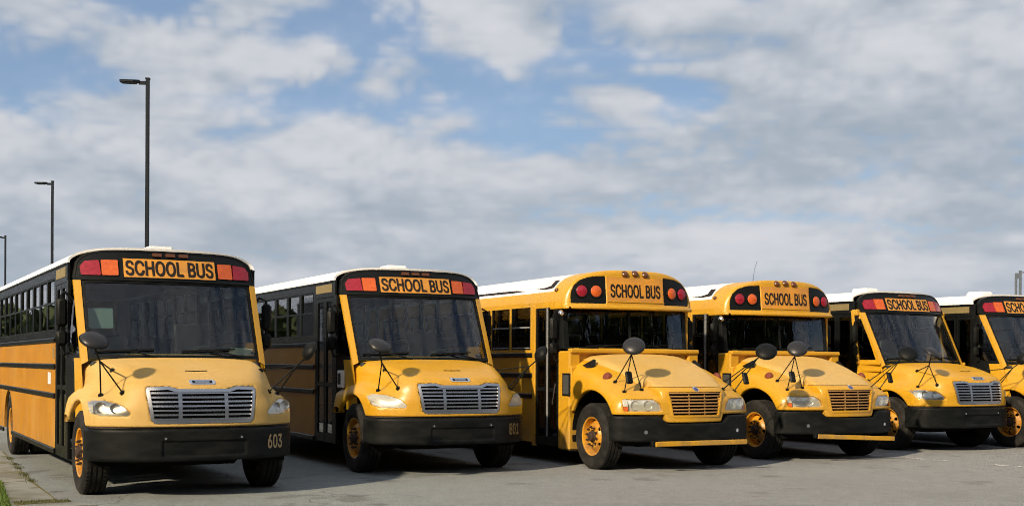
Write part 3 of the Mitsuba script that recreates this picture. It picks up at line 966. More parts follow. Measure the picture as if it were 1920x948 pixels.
    for s in (-1, 1):
        pl = Polygon([(s * 1.075, 1.60), (s * 1.152, 1.56), (s * 1.166, 2.625), (s * 1.083, 2.625)])
        a('windshield_pillar', geo(f'A_pil{s}', lambda: fpatch(pl if pl.exterior.is_ccw else Polygon(list(pl.exterior.coords)[::-1]), XA, .016, .06), 35), 'yellow_paint')
        q = a('quarter_panel', geo(f'A_q{s}', lambda: A_quarter(s)[0], True), 'yellow_paint' if yellow_post else 'black_paint')
        a('cowl_side', geo(f'A_qc{s}', lambda: A_quarter(s)[3], True), 'yellow_paint')
        w2 = a('quarter_window', geo(f'A_qw{s}', lambda: A_quarter(s)[1], 30), 'yellow_paint' if yellow_post else 'black_paint')
        add(w2 + '__pane', geo(f'A_qp{s}', lambda: A_quarter(s)[2], True), 'side_glass', M)
        if yellow_post:
            a('door_post', geo(f'A_post{s}', lambda: A_post(s)), 'yellow_paint')
        b_, ar_ = side_mirror(s, -2.02, 2.05)
        mk = a('side_mirror', geo(f'A_smb{s}', lambda: b_, 40), 'black_plastic')
        add(mk + '__bracket', geo(f'A_sma{s}', lambda: ar_, 40), 'black_plastic', M)
    # --- nose
    a('hood', geo('A_hood', lambda: surfnet(A_hood, (-2.02, -1.26, .80), (.06, 1.26, 1.74), .018), 38), hood_mat)
    g = a('grille', geo('A_grf', lambda: grille_bars('frame'), 30), 'chrome')
    add(g + '__backing', geo('A_grb', lambda: grille_bars('back')), 'dark_void', M)
    for i in range(7):
        add(g + '__slat', geo(f'A_slat{i}', lambda: slat_A(i), 30), 'chrome', M)
    bd = a('hood_badge', geo('A_badge', lambda: fpatch(sbox(-.155, 1.337, .155, 1.392).buffer(-.026).buffer(.026), A_FT, .012, .03), 30), 'bright_metal')
    add(bd + '__field', geo('A_badgef', lambda: fpatch(sbox(-.118, 1.350, .118, 1.382), A_FT, .0135, .004), 30), 'black_paint', M)
    add(bd + '__inlay', geo('A_badgei', lambda: fpatch(sbox(-.085, 1.357, .085, 1.378), A_FT, .0150, .004), 30), 'chrome', M)

    def handle():
        xs_ = -.42
        pts = [(xs_ - .012 * abs(t) * 6, t, surf_z(A_hood0, xs_ - .012 * abs(t) * 6, t) + .002) for t in np.linspace(-.13, .13, 9)]
        return tube(pts, .009, 6)
    a('hood_latch', geo('A_latch', handle), 'dark_void')
    for s in (-1, 1):
        f = (lambda m: m) if s < 0 else flip
        mt = 'reflector_silver'
        k = a('headlight', geo(f'A_hlb{s}', lambda: f(fpatch(HLA.buffer(.006), A_FT, -.042, .006, .03))), mt)
        add(k + '__lens', geo(f'A_hll{s}', lambda: f(fpatch(HLA, A_FT, .002, .002, .05)), 35), 'lamp_glass' if clear_lamps else 'hazed_lens', M)
        if clear_lamps:
            for j, (yy, zz, r) in enumerate(((-1.10, 1.07, .06), (-.96, 1.06, .052))):
                add(k + '__reflector', geo(f'A_hlr{s}{j}', lambda: f(oriented(lathe([(r, .0), (r + .004, .0), (r * .6, -.03), (.012, -.04), (.0, -.04), (0, -.036), (.012, -.036), (r * .58, -.026)], 24), [float(A_FT(yy, zz)) - .012, yy, zz], [1, -.12, 0])), 30), 'reflector_silver', M)
            add(k + '__turn_signal', geo(f'A_hlt{s}', lambda: f(fpatch(sbox(-1.20, 1.0, -1.165, 1.10), A_FT, -.012, .02, .03))), 'amber_lens' if False else 'hazed_lens', M)
        # crossview mirror on its three-legged stand
        f1, f2, f3 = [np.array([px_, s * py_, surf_z(A_hood0, px_, py_)]) for px_, py_ in ((-.62, 1.06), (-.34, .87), (-.78, .90))]
        apex, tip = (np.array([-.30, -1.13, 1.60]), np.array([-.17, -1.22, 1.79])) if s < 0 else (np.array([-.32, 1.22, 1.56]), np.array([-.20, 1.34, 1.70]))
        mk = a('crossview_mirror', geo(f'A_cvm{s}', lambda: oriented(mirror_disc(.155 if s < 0 else .12), tip + [0.01, 0, .04], (.55, .12, .80) if s < 0 else (.15, -.88, .45)), True), 'mirror_shell' if s < 0 else 'black_plastic')
        add(mk + '__rim', geo(f'A_cvr{s}', lambda: oriented(mirror_rim(.158 if s < 0 else .122), tip + [0.01, 0, .04], (.55, .12, .80) if s < 0 else (.15, -.88, .45)), 35), 'black_plastic', M)
        add(mk + '__stand', geo(f'A_cvs{s}', lambda: mirror_stand([f1, f2, f3], apex, tip)), 'black_plastic', M)
    bp = a('bumper', geo('A_bump', lambda: surfnet(A_bumper, (-.82, -1.27, .40), (.05, 1.27, .86), .016), 40), 'black_plastic')
    for c in (-.44, .45):
        add(bp + '__bolt', geo(f'A_bolt{c}', lambda: oriented(trimesh.creation.cylinder(.014, .02, sections=10), [float(A_BT(c, .715)) + .004, c, .715], (1, 0, 0))), 'bright_metal', M)
    if number:
        add(bp + '__number', mikit.ply(to_front(text(number, .215, .17, True).apply_translation([.915, .645, 0]), A_BT, .003, None)), 'number_gold' if number == '603' else 'number_dull', M, f'gold fleet number {number}')
    a('trim_strip', geo('A_trim', lambda: surfnet(lambda X, Y, Z: np.maximum(np.maximum(smax(X - A_front(np.abs(Y)) + .012, np.abs(Y) - 1.20, .15), np.abs(Z - .837) - .010), -(smax(X - A_front(np.abs(Y)) + .012, np.abs(Y) - 1.20, .15) + .05)), (-.7, -1.25, .80), (.03, 1.25, .87), .010)), 'rusty_hub')
    a('dashboard', geo('A_dash', lambda: cat(hullbox((-2.15, -1.1, .95), (-1.75, 1.1, 1.56), .04), hullbox((-1.8, -1.05, 1.45), (-1.32, 1.05, 1.60), .03))), 'interior_dark')
    a('steering_wheel', geo('steer', steering_mesh, 40), 'interior_dark') if False else add(f'{bus}__steering_wheel', geo('steer', steering_mesh, 40), 'interior_dark', M @ T().translate([-2.12, .55, 1.66]))
    for i in range(9):
        for s in (-1, 1):
            add(f'{bus}__seat', geo('seat', seat_mesh, 35), 'seat_vinyl', M @ T().translate([-3.55 - .85 * i, s * .66, .95]))
    if number == '603':
        a('side_sticker', geo('A_stick', lambda: hullbox((-3.66, -1.224, 1.285), (-3.40, -1.221, 1.445), .001)), 'white_print', 'white sticker between the rub rails')
        a('number_decal', geo('A_numd', lambda: hullbox((-3.22, -1.224, 1.63), (-3.10, -1.221, 1.79), .001)), 'plate_khaki')
    if number == '801':
        k = a('side_sticker', geo('A_box', lambda: hullbox((-1.86, -1.245, 1.22), (-1.66, -1.19, 1.48), .01)), 'white_print', 'white framed box beside the door')
        add(k + '__inlay', geo('A_boxi', lambda: hullbox((-1.83, -1.249, 1.27), (-1.70, -1.24, 1.44), .004)), 'black_paint', M)
    add(f'{bus}__seat', geo('seat', seat_mesh, 35), 'seat_vinyl', M @ T().translate([-2.75, .55, .95]).scale([1, .5, 1.15]))
    for s in (-1, 1):
        add_wheel(bus, M, A_AX, s * 1.065, s < 0, True, 0, spin)
        k = add_wheel(bus, M, -8.25, s * 1.05, s < 0, False, 0, spin + 20)
        add(k + '__tyre', geo('tyre', tyre_mesh, 40), 'rubber', M @ T().translate([-8.25, s * .72, .5]).rotate([1, 0, 0], 90))
    for s in (-1, 1):
        a('wheel_well', geo(f'A_well{s}', lambda: wheel_well(A_AX, .5, .612, s)), 'dark_void')
    a('axle', geo('A_axle', lambda: cat(tube([(A_AX, -1, .5), (A_AX, 1, .5)], .07), tube([(-8.25, -.95, .5), (-8.25, .95, .5)], .11))), 'dark_void')
    tag(bus, label, 'school bus', 'parked school buses')


# ------------------------------------------------------------------ bus with the long tapering hood and round header lamps (third, fourth)
B_AX, B_REAR = -1.08, -11.0


def B_out(y):
    """Top of the cab outline at y."""
    return 2.50 + .605 * np.maximum(0, 1 - (np.abs(y) / 1.222) ** 3.4) ** (1 / 2.2)


def B_out_sd(y, z):
    zz = np.clip((z - 2.50) / .605, 0, 2)
    r = ((np.abs(y) / 1.222) ** 3.4 + zz ** 2.2)
    return (np.maximum(r, 1e-6) ** .36 - 1) * .75


def XCAP(y, z):
    return -1.72 - .20 * (np.abs(y) / 1.2) ** 3 - .10 * (z - 2.5)


def XWB(y, z):
    return -1.90 - .10 * (np.abs(y) / 1.1) ** 2 - .12 * (z - 1.86)


LENSB = Polygon([(-1.115, 2.555), (-1.11, 2.72), (-1.06, 2.84), (-.96, 2.93), (-.82, 2.975), (-.545, 3.0), (-.545, 2.555)]).buffer(-.02).buffer(.02)


def B_cap(x, y, z):
    xf = XCAP(y, z) + .035 * np.clip((2.53 - z) / .02, 0, 1)
    d = smax(B_out_sd(y, z), x - xf, .07)
    d = smax(d, 2.468 - z, .015)
    # under the brow the cap is hollow behind a lip
    hollow = np.maximum(np.maximum(z - 2.56, x + 1.86), np.abs(y) - 1.15)
    d = np.maximum(d, -(np.maximum(hollow, z - 2.50)))
    sd = poly_sd(affinity.translate(LENSB, 0, -1.6), -np.abs(y), z - 1.6)
    d = np.maximum(d, -np.maximum(sd, XCAP(y, z) - .022 - x))
    inner = np.maximum(B_out_sd(y, z) + .05, np.maximum(x + 1.98, 2.3 - z))
    d = np.maximum(d, -inner)
    return np.maximum(d, -(x + 2.40 + .10 * np.clip(z - 2.7, 0, 1)))


def B_front(ay):
    return -.03 - .36 * (ay / 1.22) ** 2.2


def B_dome(x, y, z):
    ay = np.abs(y)
    w = itp(x, [-1.95, -1.2, -.6, -.15, .05], [.93, .84, .72, .60, .53])
    zc = itp(x, [-2.0, -1.7, -1.3, -.9, -.6, -.35, -.18, -.04, .1], [1.79, 1.755, 1.68, 1.575, 1.475, 1.375, 1.295, 1.215, 1.1])
    front = np.where(ay < 9, -.01 - .10 * (ay / .6) ** 2 - .16 * np.clip(z - 1.0, 0, 1) ** 1.5, 0)
    d = smax(smax(z - zc + .06 * (ay / w) ** 3, ay - w - .02, .14), x - front, .07)
    wn = itp(z, [.72, .76, .84, 1.25], [.46, .50, .53, .60])
    nose = np.maximum(ay - np.where(x > -.45, np.maximum(wn, 0), 9), -9)
    d = smax(d, nose, .03)
    d = smax(d, .735 - z, .02)
    return smax(d, -(x + 1.93), .02)


def B_fender0(x, y, z):
    ay = np.abs(y)
    crest = itp(x, [-2, -1.7, -1.2, -.86, -.6, -.42, -.2], [1.745, 1.70, 1.585, 1.475, 1.355, 1.25, 1.13])
    top = crest - .20 * np.clip(ay - .62, 0, 1) - .75 * np.clip(ay - .95, 0, 1) ** 1.5
    flare = 1.205 + .018 * np.exp(-((z - 1.18) / .09) ** 2)
    d = smax(smax((z - top) * .88, ay - flare, .13), x - B_front(ay), .10)
    d = smax(d, .852 - z, .02)
    d = np.maximum(d, .42 - ay)
    return smax(d, -(x + 1.80 + .10 * (z < 0)), .02)


HLB = Polygon([(-1.10, .925), (-1.10, 1.06), (-1.07, 1.08), (-.69, 1.08), (-.60, 1.02), (-.56, .92), (-.61, .905), (-1.07, .905)]).buffer(-.015).buffer(.015)
GRB = Polygon([(-.472, 1.19), (.472, 1.19), (.40, .845), (-.40, .845)]).buffer(-.012).buffer(.012)
B_FT = front_table(B_fender0, .85, 1.5)
B_DT = front_table(B_dome, .74, 1.5)


def B_fender(x, y, z):
    d = B_fender0(x, y, z)
    xs = B_FT(np.clip(y, -1.19, 1.19), np.clip(z, .86, 1.5))
    h = np.maximum(poly_sd(HLB, -np.abs(y), z), xs - .05 - x)
    d = np.maximum(d, -h)
    arch = np.sqrt((x - B_AX) ** 2 + (z - .52) ** 2) - .675
    return smax(d, -np.maximum(arch, .70 - np.abs(y)), .03)


def B_hood(x, y, z):
    d = B_dome(x, y, z)
    xs = B_DT(np.clip(y, -.6, .6), np.clip(z, .75, 1.5))
    d = np.maximum(d, -np.maximum(poly_sd(GRB, y, z), xs - .055 - x))
    return np.maximum(d, HOODLINE - z)


HOODLINE = 1.262


def B_nose(x, y, z):
    d = B_dome(x, y, z) + .004
    xs = B_DT(np.clip(y, -.6, .6), np.clip(z, .75, 1.5))
    d = np.maximum(d, -np.maximum(poly_sd(GRB, y, z), xs - .055 - x))
    return np.maximum(np.maximum(d, z - HOODLINE + .006), -(x + .55))


def B_bumper(x, y, z):
    ay = np.abs(y)
    xb = .02 - .42 * (ay / 1.22) ** 2.3
    out = smax(x - xb, ay - 1.225, .12)
    sh = np.maximum(np.maximum(out, -(out + .10)), -(x + .52))
    top = itp(ay, [0, .50, .62, 1.3], [.725, .725, .835, .835])
    return smax(smax(sh, z - top, .03), .455 - z, .03)


B_BT = front_table(B_bumper, .47, .72)


def slat_B(i):
    z = .885 + i * .048
    w = itp(z, [.845, 1.19], [.395, .465])
    return fpatch(sbox(-w, z - .009, w, z + .009), B_DT, -.010, .03)


def B_roofprof(lo):
    tmax = np.arcsin(min(1, 1.222 / 1.2221 * (1 - ((lo - 2.50) / .605) ** 2.2) ** (1 / 3.4)))
    def f(t):
        y = 1.2221 * np.sin(t * tmax)
        return y, float(B_out(min(abs(y), 1.2219) * np.sign(y)))
    return f


def roof_decal(pts, lift=.004):
    """A flat print laid on the curved roof of the third and fourth bus, given as a polygon in (x, y)."""
    p = Polygon(pts)
    m = extrude(p, .001)
    v, f = trimesh.remesh.subdivide_to_size(np.array(m.vertices), np.array(m.faces), .05)
    return trimesh.Trimesh(np.c_[v[:, 0], v[:, 1], B_out(v[:, 1]) + lift + v[:, 2]], f, process=False)


DECAL = None


def build_B(bus, x, y, yaw, number, label, bar=0.0, spin=0, stripe=False, antenna=False):
    M = bus_matrix(x, y, yaw)
    a = lambda name, g, m, lab=None: add(f'{bus}__{name}', g, m, M, lab)
    DX0, DX1 = -2.93, -2.12
    pitch = .78
    xsR = [-3.44 - pitch * i for i in range(9)]
    xsL = [-2.75 - pitch * i for i in range(10)]
    holes = lambda xs: [(q - pitch / 2 + .04, q + pitch / 2 - .04, 1.83, 2.545) for q in xs]
    arch = [(-7.7, .60)]
    a('side_panel', geo('B_R', lambda: wall_with_holes(-1.20, .04, B_REAR, DX0 - .02, .30, 2.60, holes(xsR), arch)), 'yellow_paint')
    a('side_panel', geo('B_L', lambda: wall_with_holes(1.20, .04, B_REAR, -2.05, .30, 2.60, holes(xsL), arch)), 'yellow_paint')
    a('rear_panel', geo('B_rear', lambda: extrude(Polygon([(-1.2, .3), (1.2, .3), (1.2, 2.5)] + [(q, float(B_out(q)) - .02) for q in np.linspace(1.19, -1.19, 25)] + [(-1.2, 2.5)]), .03).apply_transform(np.array([[0, 0, 1, B_REAR - .03], [1, 0, 0, 0], [0, 1, 0, 0], [0, 0, 0, 1.]]))), 'yellow_paint')
    for sd, q in ((-1, xsR), (1, xsL)):
        a('window_lining', geo(f'B_lin{sd}', lambda: wall_with_holes(sd * 1.172, .010, B_REAR + .05, (DX0 - .08) if sd < 0 else -2.12, .95, 2.60, holes(q))), 'interior_grey')
    windows(bus, M, xsR, pitch, 1.83, 2.545, -1, 'side_glass', 2.20, 'sash_grey')
    windows(bus, M, xsL, pitch, 1.83, 2.545, 1, 'side_glass', 2.20, 'sash_grey')
    for sd, xf_ in ((-1, DX0 - .06), (1, -2.1)):
        for i, (z0, z1) in enumerate(((1.70, 1.775), (1.36, 1.44), (1.02, 1.10))):
            a('rub_rail', geo(f'B_rail{sd}{i}', lambda: hullbox((B_REAR, sd * 1.218, z0), (xf_, sd * 1.242, z1), .012)), 'black_paint')
    a('door_post', geo('B_dpost', lambda: cat(hullbox((DX0 - .07, -1.232, .24), (DX0 + .03, -1.18, 2.56), .01), hullbox((DX0 - .03, -1.2235, 2.50), (-2.2, -1.18, 2.60), .004))), 'yellow_paint')
    add_door(bus, M, DX0 + .035, DX1, .28, 2.53, -1.195, 'black_paint')
    for xd in (DX0 + .425, DX0 + .455):
        add(f'{bus}__door__edge_strip', geo(f'B_dedge{xd}', lambda: hullbox((xd - .008, -1.222, .42), (xd + .008, -1.205, 2.50), .003)), 'sash_grey', M)
    a('corner_mirror', geo('B_cmir', lambda: oriented(mirror_disc(.05), [-1.98, -1.24, 2.40], (.8, -.5, -.2)), True), 'bright_metal')
    add(f'{bus}__door__grab_bar', geo('B_grab', lambda: tube([(-2.28, -1.235, .95), (-2.16, -1.245, 1.28)], .013, 8)), 'chrome', M)
    a('roof_edge', geo('B_edge', lambda: cat(*[thick_roof(lambda t, s=s: (lambda yy: (s * yy, float(B_out(yy))))(itp(t, [-1, 1], [1.16, 1.2215])), B_REAR - .02, lambda yy, zz: -2.33, .025) for s in (-1, 1)]), 35), 'yellow_paint')
    a('roof', geo('B_roof', lambda: thick_roof(B_roofprof(2.765), B_REAR - .02, lambda yy, zz: -2.36, .03), 40), 'roof_white')
    a('roof_hatch', geo('B_hatch', lambda: hullbox((-5.2, -.3, 3.06), (-4.6, .3, 3.128), .02)), 'roof_white')
    body_common(bus, M, B_REAR, -2.0)
    a('roof_emblem', geo('B_emblem', lambda: roof_decal(EMBLEM)), 'letter_black', 'black bird shaped emblem on the white roof')
    if stripe:
        a('roof_stripe', geo('B_stripe', lambda: roof_decal(STRIPE)), 'letter_black', 'black stripe along the white roof edge')
    if antenna:
        a('antenna', geo('B_ant', lambda: tube([(-2.05, -.5, 3.04), (-2.05, -.5, 3.12), (-1.98, -.52, 3.30), (-1.88, -.54, 3.44)], [.009, .004, .003, .003], 6)), 'black_plastic')
    # --- header cap
    cp = a('front_cap', geo('B_cap', lambda: surfnet(B_cap, (-2.5, -1.27, 2.42), (-1.62, 1.27, 3.16), .018), 38), 'yellow_paint')
    sg = add(f'{bus}__school_bus_sign', geo('B_sign', lambda: fpatch(sbox(-.53, 2.60, .53, 2.985), XCAP, .006, .012), 35), 'sign_yellow', M, 'yellow header sign reading SCHOOL BUS')
    add(sg + '__lettering', geo('B_txt', lambda: to_front(text('SCHOOL BUS', .94, .215).apply_translation([0, 2.765, 0]), XCAP, .0075, None)), 'letter_black', M)
    a('brow_moulding', geo('B_brow', lambda: fpatch(sbox(-.535, 2.585, .535, 2.60), XCAP, .016, .03), 35), 'yellow_paint')
    for s in (-1, 1):
        f = (lambda m: m) if s < 0 else flip
        k = a('lamp_panel', geo(f'B_lp{s}', lambda: f(fpatch(LENSB, XCAP, -.012, .012)), 35), 'black_paint')
        for j, (yy, mt, nm) in enumerate(((-.945, 'red_lens', 'red_flasher'), (-.715, 'amber_lens', 'amber_flasher'))):
            xx = float(XCAP(yy, 2.75))
            add(f'{k}__{nm}', geo(f'B_fl{s}{j}', lambda: f(oriented(lathe([(0, 0), (.092, 0), (.092, .018), (.07, .032), (0, .042)], 28), [xx - .012, yy, 2.75], (1, -.16, .1))), 30), mt, M)
            add(f'{k}__bezel', geo(f'B_flb{s}{j}', lambda: f(oriented(lathe([(.093, 0), (.112, 0), (.110, .020), (.094, .022)], 28), [xx - .012, yy, 2.75], (1, -.16, .1))), 30), 'black_plastic', M)
        a('corner_lamp', geo(f'B_cl{s}', lambda: oriented(lathe([(0, 0), (.034, 0), (.034, .02), (.022, .035), (0, .04)], 16), [-2.28, s * 1.155, float(B_out(1.155)) + 0.002], (0, s * .8, .6)), 30), 'dull_amber')
    for c in (-.19, 0, .19):
        a('clearance_lamp', geo(f'B_clr{c}', lambda: oriented(lathe([(0, -.03), (.058, -.03), (.058, .012), (.045, .028), (0, .036)], 20), [-1.778, c, 3.052 - .3 * c * c], (.72, 0, .7)), 30), 'dull_amber')
    # --- windshield
    for s in (-1, 1):
        ys, zs = np.sort(np.linspace(s * .02, s * 1.10, 15)), np.linspace(1.85, 2.50, 10)
        ws = a('windshield', geo(f'B_ws{s}', lambda: gridmesh(np.stack([XWB(*np.meshgrid(ys, zs, indexing='ij')), *np.meshgrid(ys, zs, indexing='ij')], -1)), True), 'windshield_glass')
        add(ws + '__gasket', geo(f'B_gk{s}', lambda: fpatch(sbox(min(s * .0, s * 1.16), 1.83, max(s * .0, s * 1.16), 2.52).difference(sbox(min(s * .02, s * 1.09), 1.865, max(s * .02, s * 1.09), 2.49)), XWB, .012, .025), 35), 'black_plastic', M)
        add(ws + '__wiper', geo(f'B_wp{s}', lambda: wiper(XWB, s * .75, 1.83, s * .42, 1.89)), 'black_plastic', M)
        a('corner_pillar', geo(f'B_cpil{s}', lambda: (lambda g: g)(slab(np.array([[(XWB(1.15, z) + .01 - u * .16 - .03 * u * u, s * (1.15 + .065 * np.sin(u * np.pi / 2)), z) for z in np.linspace(1.84, 2.52, 6)] for u in np.linspace(0, 1, 5)]), np.array([0, s * 1., 0]), .03)), 30), 'black_paint')
        b_, ar_ = side_mirror(s, -2.18, 2.0)
        mk = a('side_mirror', geo(f'B_smb{s}', lambda: b_, 40), 'black_plastic')
        add(mk + '__bracket', geo(f'B_sma{s}', lambda: ar_, 40), 'black_plastic', M)
    a('cowl', geo('B_cowl', lambda: cat(hullbox((-2.11, -1.225, .24), (-1.74, -1.02, 1.80), .025), hullbox((-2.11, 1.02, .24), (-1.74, 1.225, 1.80), .025), hullbox((-1.80, -1.221, 1.06), (-1.69, -1.02, 1.56), .02), hullbox((-1.80, 1.02, 1.06), (-1.69, 1.221, 1.56), .02), hullbox((-2.11, -1.04, 1.5), (-1.80, 1.04, 1.846), .03), hullbox((-1.82, -1.215, 1.765), (-1.70, 1.215, 1.838), .018))), 'yellow_paint')
    for s in (-1, 1):
        a('cowl_vent', geo(f'B_cv{s}', lambda: hullbox((-1.80, s * .70, 1.836), (-1.72, s * 1.02, 1.844), .002)), 'dark_void')
        k = a('side_vent', geo(f'B_batt{s}', lambda: hullbox((-1.945, s * 1.222, 1.09), (-1.70, s * 1.240, 1.45), .006)), 'black_paint')
        add(k + '__panel', geo(f'B_battp{s}', lambda: hullbox((-1.91, s * 1.23, 1.12), (-1.735, s * 1.246, 1.42), .004)), 'interior_grey', M)
    # --- nose
    a('hood', geo('B_hood', lambda: surfnet(B_hood, (-1.98, -1.0, 1.20), (.08, 1.0, 1.84), .016), 38), 'faded_yellow', 'faded tan yellow hood panel')
    a('nose_cone', geo('B_nose', lambda: surfnet(B_nose, (-.60, -.72, .70), (.08, .72, 1.30), .014), 38), 'yellow_paint')
    a('front_fenders', geo('B_fend', lambda: surfnet(B_fender, (-1.86, -1.27, .80), (.04, 1.27, 1.84), .018), 38), 'yellow_paint')
    g = a('grille', geo('B_grb', lambda: fpatch(GRB.buffer(.004), B_DT, -.050, .004)), 'dark_void')
    for i in range(7):
        add(g + '__slat', geo(f'B_slat{i}', lambda: slat_B(i), 30), 'grille_brown', M)
    for c in (-.13, .15):
        add(g + '__divider', geo(f'B_gdiv{c}', lambda: fpatch(sbox(c - .005, .85, c + .005, 1.185), B_DT, -.022, .02)), 'grille_brown', M)
    add(g + '__surround', geo('B_gsur', lambda: fpatch(GRB.buffer(.03).difference(GRB), B_DT, .008, .03), 30), 'yellow_paint', M)
    bd = a('hood_badge', geo('B_badge', lambda: to_front(extrude(affinity.scale(Polygon([(math.cos(q), math.sin(q)) for q in np.linspace(0, 2 * np.pi, 25)[:-1]]), .050, .034), .012).apply_translation([0, 1.232, 0]), B_DT, .0, None)), 'bright_metal')
    add(bd + '__inlay', geo('B_badgei', lambda: to_front(extrude(affinity.scale(Polygon([(math.cos(q), math.sin(q)) for q in np.linspace(0, 2 * np.pi, 25)[:-1]]), .038, .024), .004).apply_translation([0, 1.232, 0]), B_DT, .012, None)), 'navy_badge', M)
    for s in (-1, 1):
        f = (lambda m: m) if s < 0 else flip
        k = a('headlight', geo(f'B_hlb{s}', lambda: f(fpatch(HLB.buffer(.005), B_FT, -.042, .006, .03))), 'reflector_white')
        add(k + '__lens', geo(f'B_hll{s}', lambda: f(fpatch(HLB.intersection(sbox(-1.04, .5, 0, 1.5)), B_FT, .002, .002, .05)), 35), 'lamp_glass', M)
        add(k + '__turn_signal', geo(f'B_hlt{s}', lambda: f(fpatch(HLB.intersection(sbox(-1.3, .5, -1.045, .97)), B_FT, .002, .03, .04)), 35), 'amber_lens', M)
        add(k + '__side_lens', geo(f'B_hls{s}', lambda: f(fpatch(HLB.intersection(sbox(-1.3, .975, -1.045, 1.2)), B_FT, .002, .03, .04)), 35), 'hazed_lens', M)
        for j, yy in enumerate((-.94, -.765)):
            add(k + '__reflector', geo(f'B_hlr{s}{j}', lambda: f(oriented(lathe([(.07, .0), (.074, .0), (.045, -.03), (.012, -.04), (.0, -.04), (0, -.036), (.012, -.036), (.043, -.026)], 24), [float(B_FT(yy, .99)) - .022, yy, .992], [1, -.12, 0])), 30), 'reflector_white', M)
        # turn lamp and vent on the flank
        def on_flank(px_, py_):
            return np.array([px_, s * py_, surf_z(B_fender0, px_, py_)])
        p0 = on_flank(-.92, 1.02)
        a('flank_lamp', geo(f'B_fla{s}', lambda: oriented(lathe([(0, -.04), (.076, -.04), (.076, .014), (.055, .040), (0, .05)], 20), p0, (.35, s * .8, .5)), 30), 'marker_red')
        p1 = on_flank(-1.52, 1.03)
        a('flank_vent', geo(f'B_fv{s}', lambda: oriented(hullbox((-.085, -.15, -.05), (.085, .15, .014), .02), p1, (.1, s * .8, .6))), 'black_paint')
        # crossview mirror
        if s < 0:
            apex, c, face = np.array([-.30, -.98, 1.74]), np.array([-.25, -.97, 1.86]), (.62, -.43, .66)
        else:
            apex, c, face = np.array([-.32, 1.34, 1.70]), np.array([-.25, 1.45, 1.80]), (.62, -.43, .66)
        tip = c - np.array(face) * .02
        f1, f2, f3 = on_flank(-.46, 1.0), on_flank(-.40, .74), on_flank(-.72, 1.0)
        mk = a('crossview_mirror', geo(f'B_cvm{s}', lambda: oriented(mirror_disc(.165), c, face), True), 'mirror_shell' if s < 0 else 'black_plastic')
        add(mk + '__rim', geo(f'B_cvr{s}', lambda: oriented(mirror_rim(), c, face), 35), 'black_plastic', M)
        add(mk + '__stand', geo(f'B_cvs{s}', lambda: mirror_stand([f1, f2, f3], apex, tip)), 'black_plastic', M)
        add(mk + '__lower_mirror', geo(f'B_cvl{s}', lambda: oriented(hullbox((-.095, -.055, -.02), (.095, .055, .03), .02), f1 * .62 + apex * .38 + [.05, 0, 0], (.9, s * .1, .3)), 30), 'black_plastic', M)
    bp = a('bumper', geo('B_bump', lambda: surfnet(B_bumper, (-.84, -1.27, .42), (.07, 1.27, .88), .016), 40), 'black_plastic')
    for c in (-.82, .82):
        add(bp + '__tow_hole', geo(f'B_tow{c}', lambda: oriented(trimesh.creation.cylinder(.028, .012, sections=16), [float(B_BT(c, .60)) + .004, c, .60], (1, .3 * np.sign(c), 0))), 'bright_metal', M)
    if number:
        add(bp + '__number', mikit.ply(to_front(text(number, .18, .15, True).apply_translation([1.04, .63, 0]), B_BT, .003, None)), 'number_gold', M)
    Mb = M @ T().translate([.03, -.78, .435]).rotate([1, 0, 0], bar)
    add(f'{bus}__crossing_arm', geo('B_arm', lambda: hullbox((0, 0, -.037), (.035, 1.64, .037), .008)), 'yellow_paint', Mb, 'yellow crossing arm folded under the bumper')
    add(f'{bus}__crossing_arm__hinge', geo('B_armh', lambda: hullbox((-.05, -.05, -.03), (.02, .02, .05), .01)), 'black_plastic', Mb)
    a('dashboard', geo('B_dash', lambda: cat(hullbox((-2.4, -1.1, .95), (-2.1, 1.1, 1.82), .04))), 'interior_dark')
    add(f'{bus}__steering_wheel', geo('steer', steering_mesh, 40), 'interior_dark', M @ T().translate([-2.5, .55, 1.78]))
    for i in range(9):
        for s in (-1, 1):
            add(f'{bus}__seat', geo('seat', seat_mesh, 35), 'seat_vinyl', M @ T().translate([-3.75 - .8 * i, s * .66, .95]))
    add(f'{bus}__seat', geo('seat', seat_mesh, 35), 'seat_vinyl', M @ T().translate([-3.1, .55, .95]).scale([1, .5, 1.15]))
    for s in (-1, 1):
        add_wheel(bus, M, B_AX, s * 1.065, s < 0, True, 0, spin)
        k = add_wheel(bus, M, -7.7, s * 1.05, s < 0, False, 0, spin + 20)
        add(k + '__tyre', geo('tyre', tyre_mesh, 40), 'rubber', M @ T().translate([-7.7, s * .72, .5]).rotate([1, 0, 0], 90))
        a('mud_flap', geo(f'B_mud{s}', lambda: hullbox((-1.80, s * .92, .22), (-1.77, s * 1.20, .9), .006)), 'black_plastic')
    for s in (-1, 1):
        a('wheel_well', geo(f'B_well{s}', lambda: wheel_well(B_AX, .52, .662, s)), 'dark_void')
    a('axle', geo('B_axle', lambda: cat(tube([(B_AX, -1, .5), (B_AX, 1, .5)], .07), tube([(-7.7, -.95, .5), (-7.7, .95, .5)], .11))), 'dark_void')
    tag(bus, label, 'school bus', 'parked school buses')


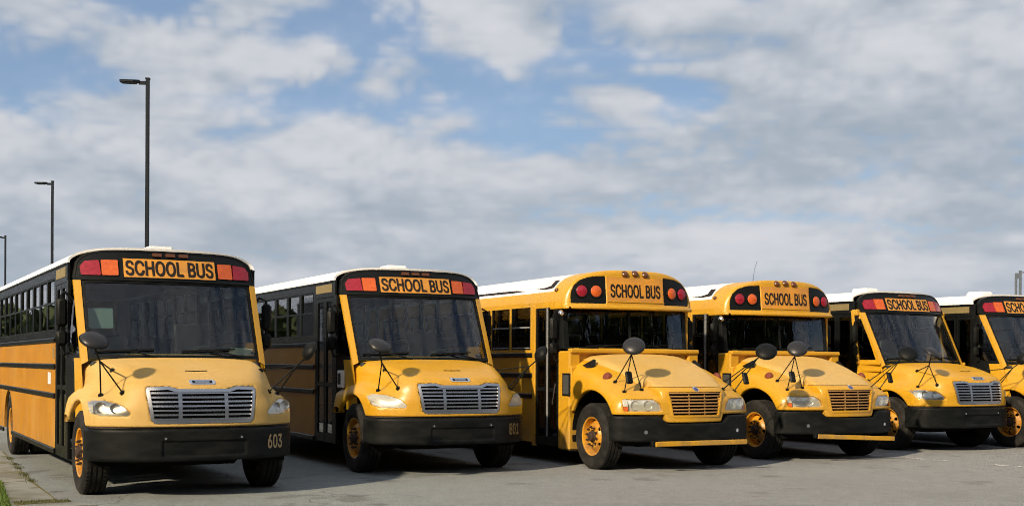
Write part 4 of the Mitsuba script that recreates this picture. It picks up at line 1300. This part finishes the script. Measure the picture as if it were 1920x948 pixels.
EMBLEM = [(-3.06, -1.112), (-2.77, -1.112), (-2.61, -1.085), (-2.63, -1.03), (-2.66, -.975), (-2.50, -.975), (-2.45, -1.08), (-2.45, -1.12), (-2.57, -1.132), (-2.75, -1.134)]
STRIPE = [(-6.4, -1.10), (-5.41, -1.10), (-4.47, -1.10), (-3.80, -1.108), (-3.45, -1.130), (-3.97, -1.138), (-5.36, -1.132), (-6.4, -1.132)]

# ------------------------------------------------------------------ the six buses
build_A('school_bus', -3.571, 14.186, -1.069, '603', 'leftmost school bus, black fronted header, faded hood, gold 603 on its black bumper', 'faded_yellow', papers=True, spin=10)
build_A('school_bus_001', -.674, 17.243, -1.096, '801', 'second school bus from the left, yellow hood with cloudy headlights and chrome grille', 'yellow_paint', clear_lamps=False, spin=40)
build_B('school_bus_002', 2.768, 18.084, -1.110, None, 'third school bus from the left, yellow domed header, tan hood, yellow framed side windows', bar=0, spin=25, stripe=True)
build_B('school_bus_003', 5.670, 20.228, -1.113, None, 'fourth school bus from the left, yellow domed header with a thin antenna above it', bar=-2.5, spin=55, antenna=True)
build_A('school_bus_004', 8.760, 22.59, -1.047, None, 'fifth school bus from the left, with a yellow frame round its corner window', 'yellow_paint', yellow_post=True, spin=15)
build_A('school_bus_005', 11.45, 23.50, -1.065, None, 'rightmost school bus, cut off by the right edge of the photo', 'yellow_paint', spin=33)
for k, txt in (('school_bus_002', 0), ('school_bus_003', 0)):
    pass

# ------------------------------------------------------------------ papers in the first bus
M1 = bus_matrix(-3.571, 14.186, -1.069)


def sheet_paper(c, u, v):
    c, u, v = np.array(c), np.array(u), np.array(v)
    P = np.array([[c + u * i + v * j + np.array([0, 0, .004 * math.sin(3 * i + 2 * j)]) for j in np.linspace(-.5, .5, 5)] for i in np.linspace(-.5, .5, 5)])
    return gridmesh(P)


scene['paper_sheet'] = {**mikit.ply(sheet_paper((-1.47, .84, 1.735), (-.02, .30, -.02), (.06, 0.02, .085)), 'paper_green'), 'to_world': M1}
tag('paper_sheet', 'pale green paper lying on the dashboard of the leftmost bus, lower right of its windshield', 'paper')
scene['window_card'] = {**mikit.ply(sheet_paper((-1.78, -.86, 2.14), (0, .30, 0), (-.06, 0, .25)), 'paper_pale'), 'to_world': M1}
tag('window_card', 'pale card behind the windshield of the leftmost bus, on its left', 'card')
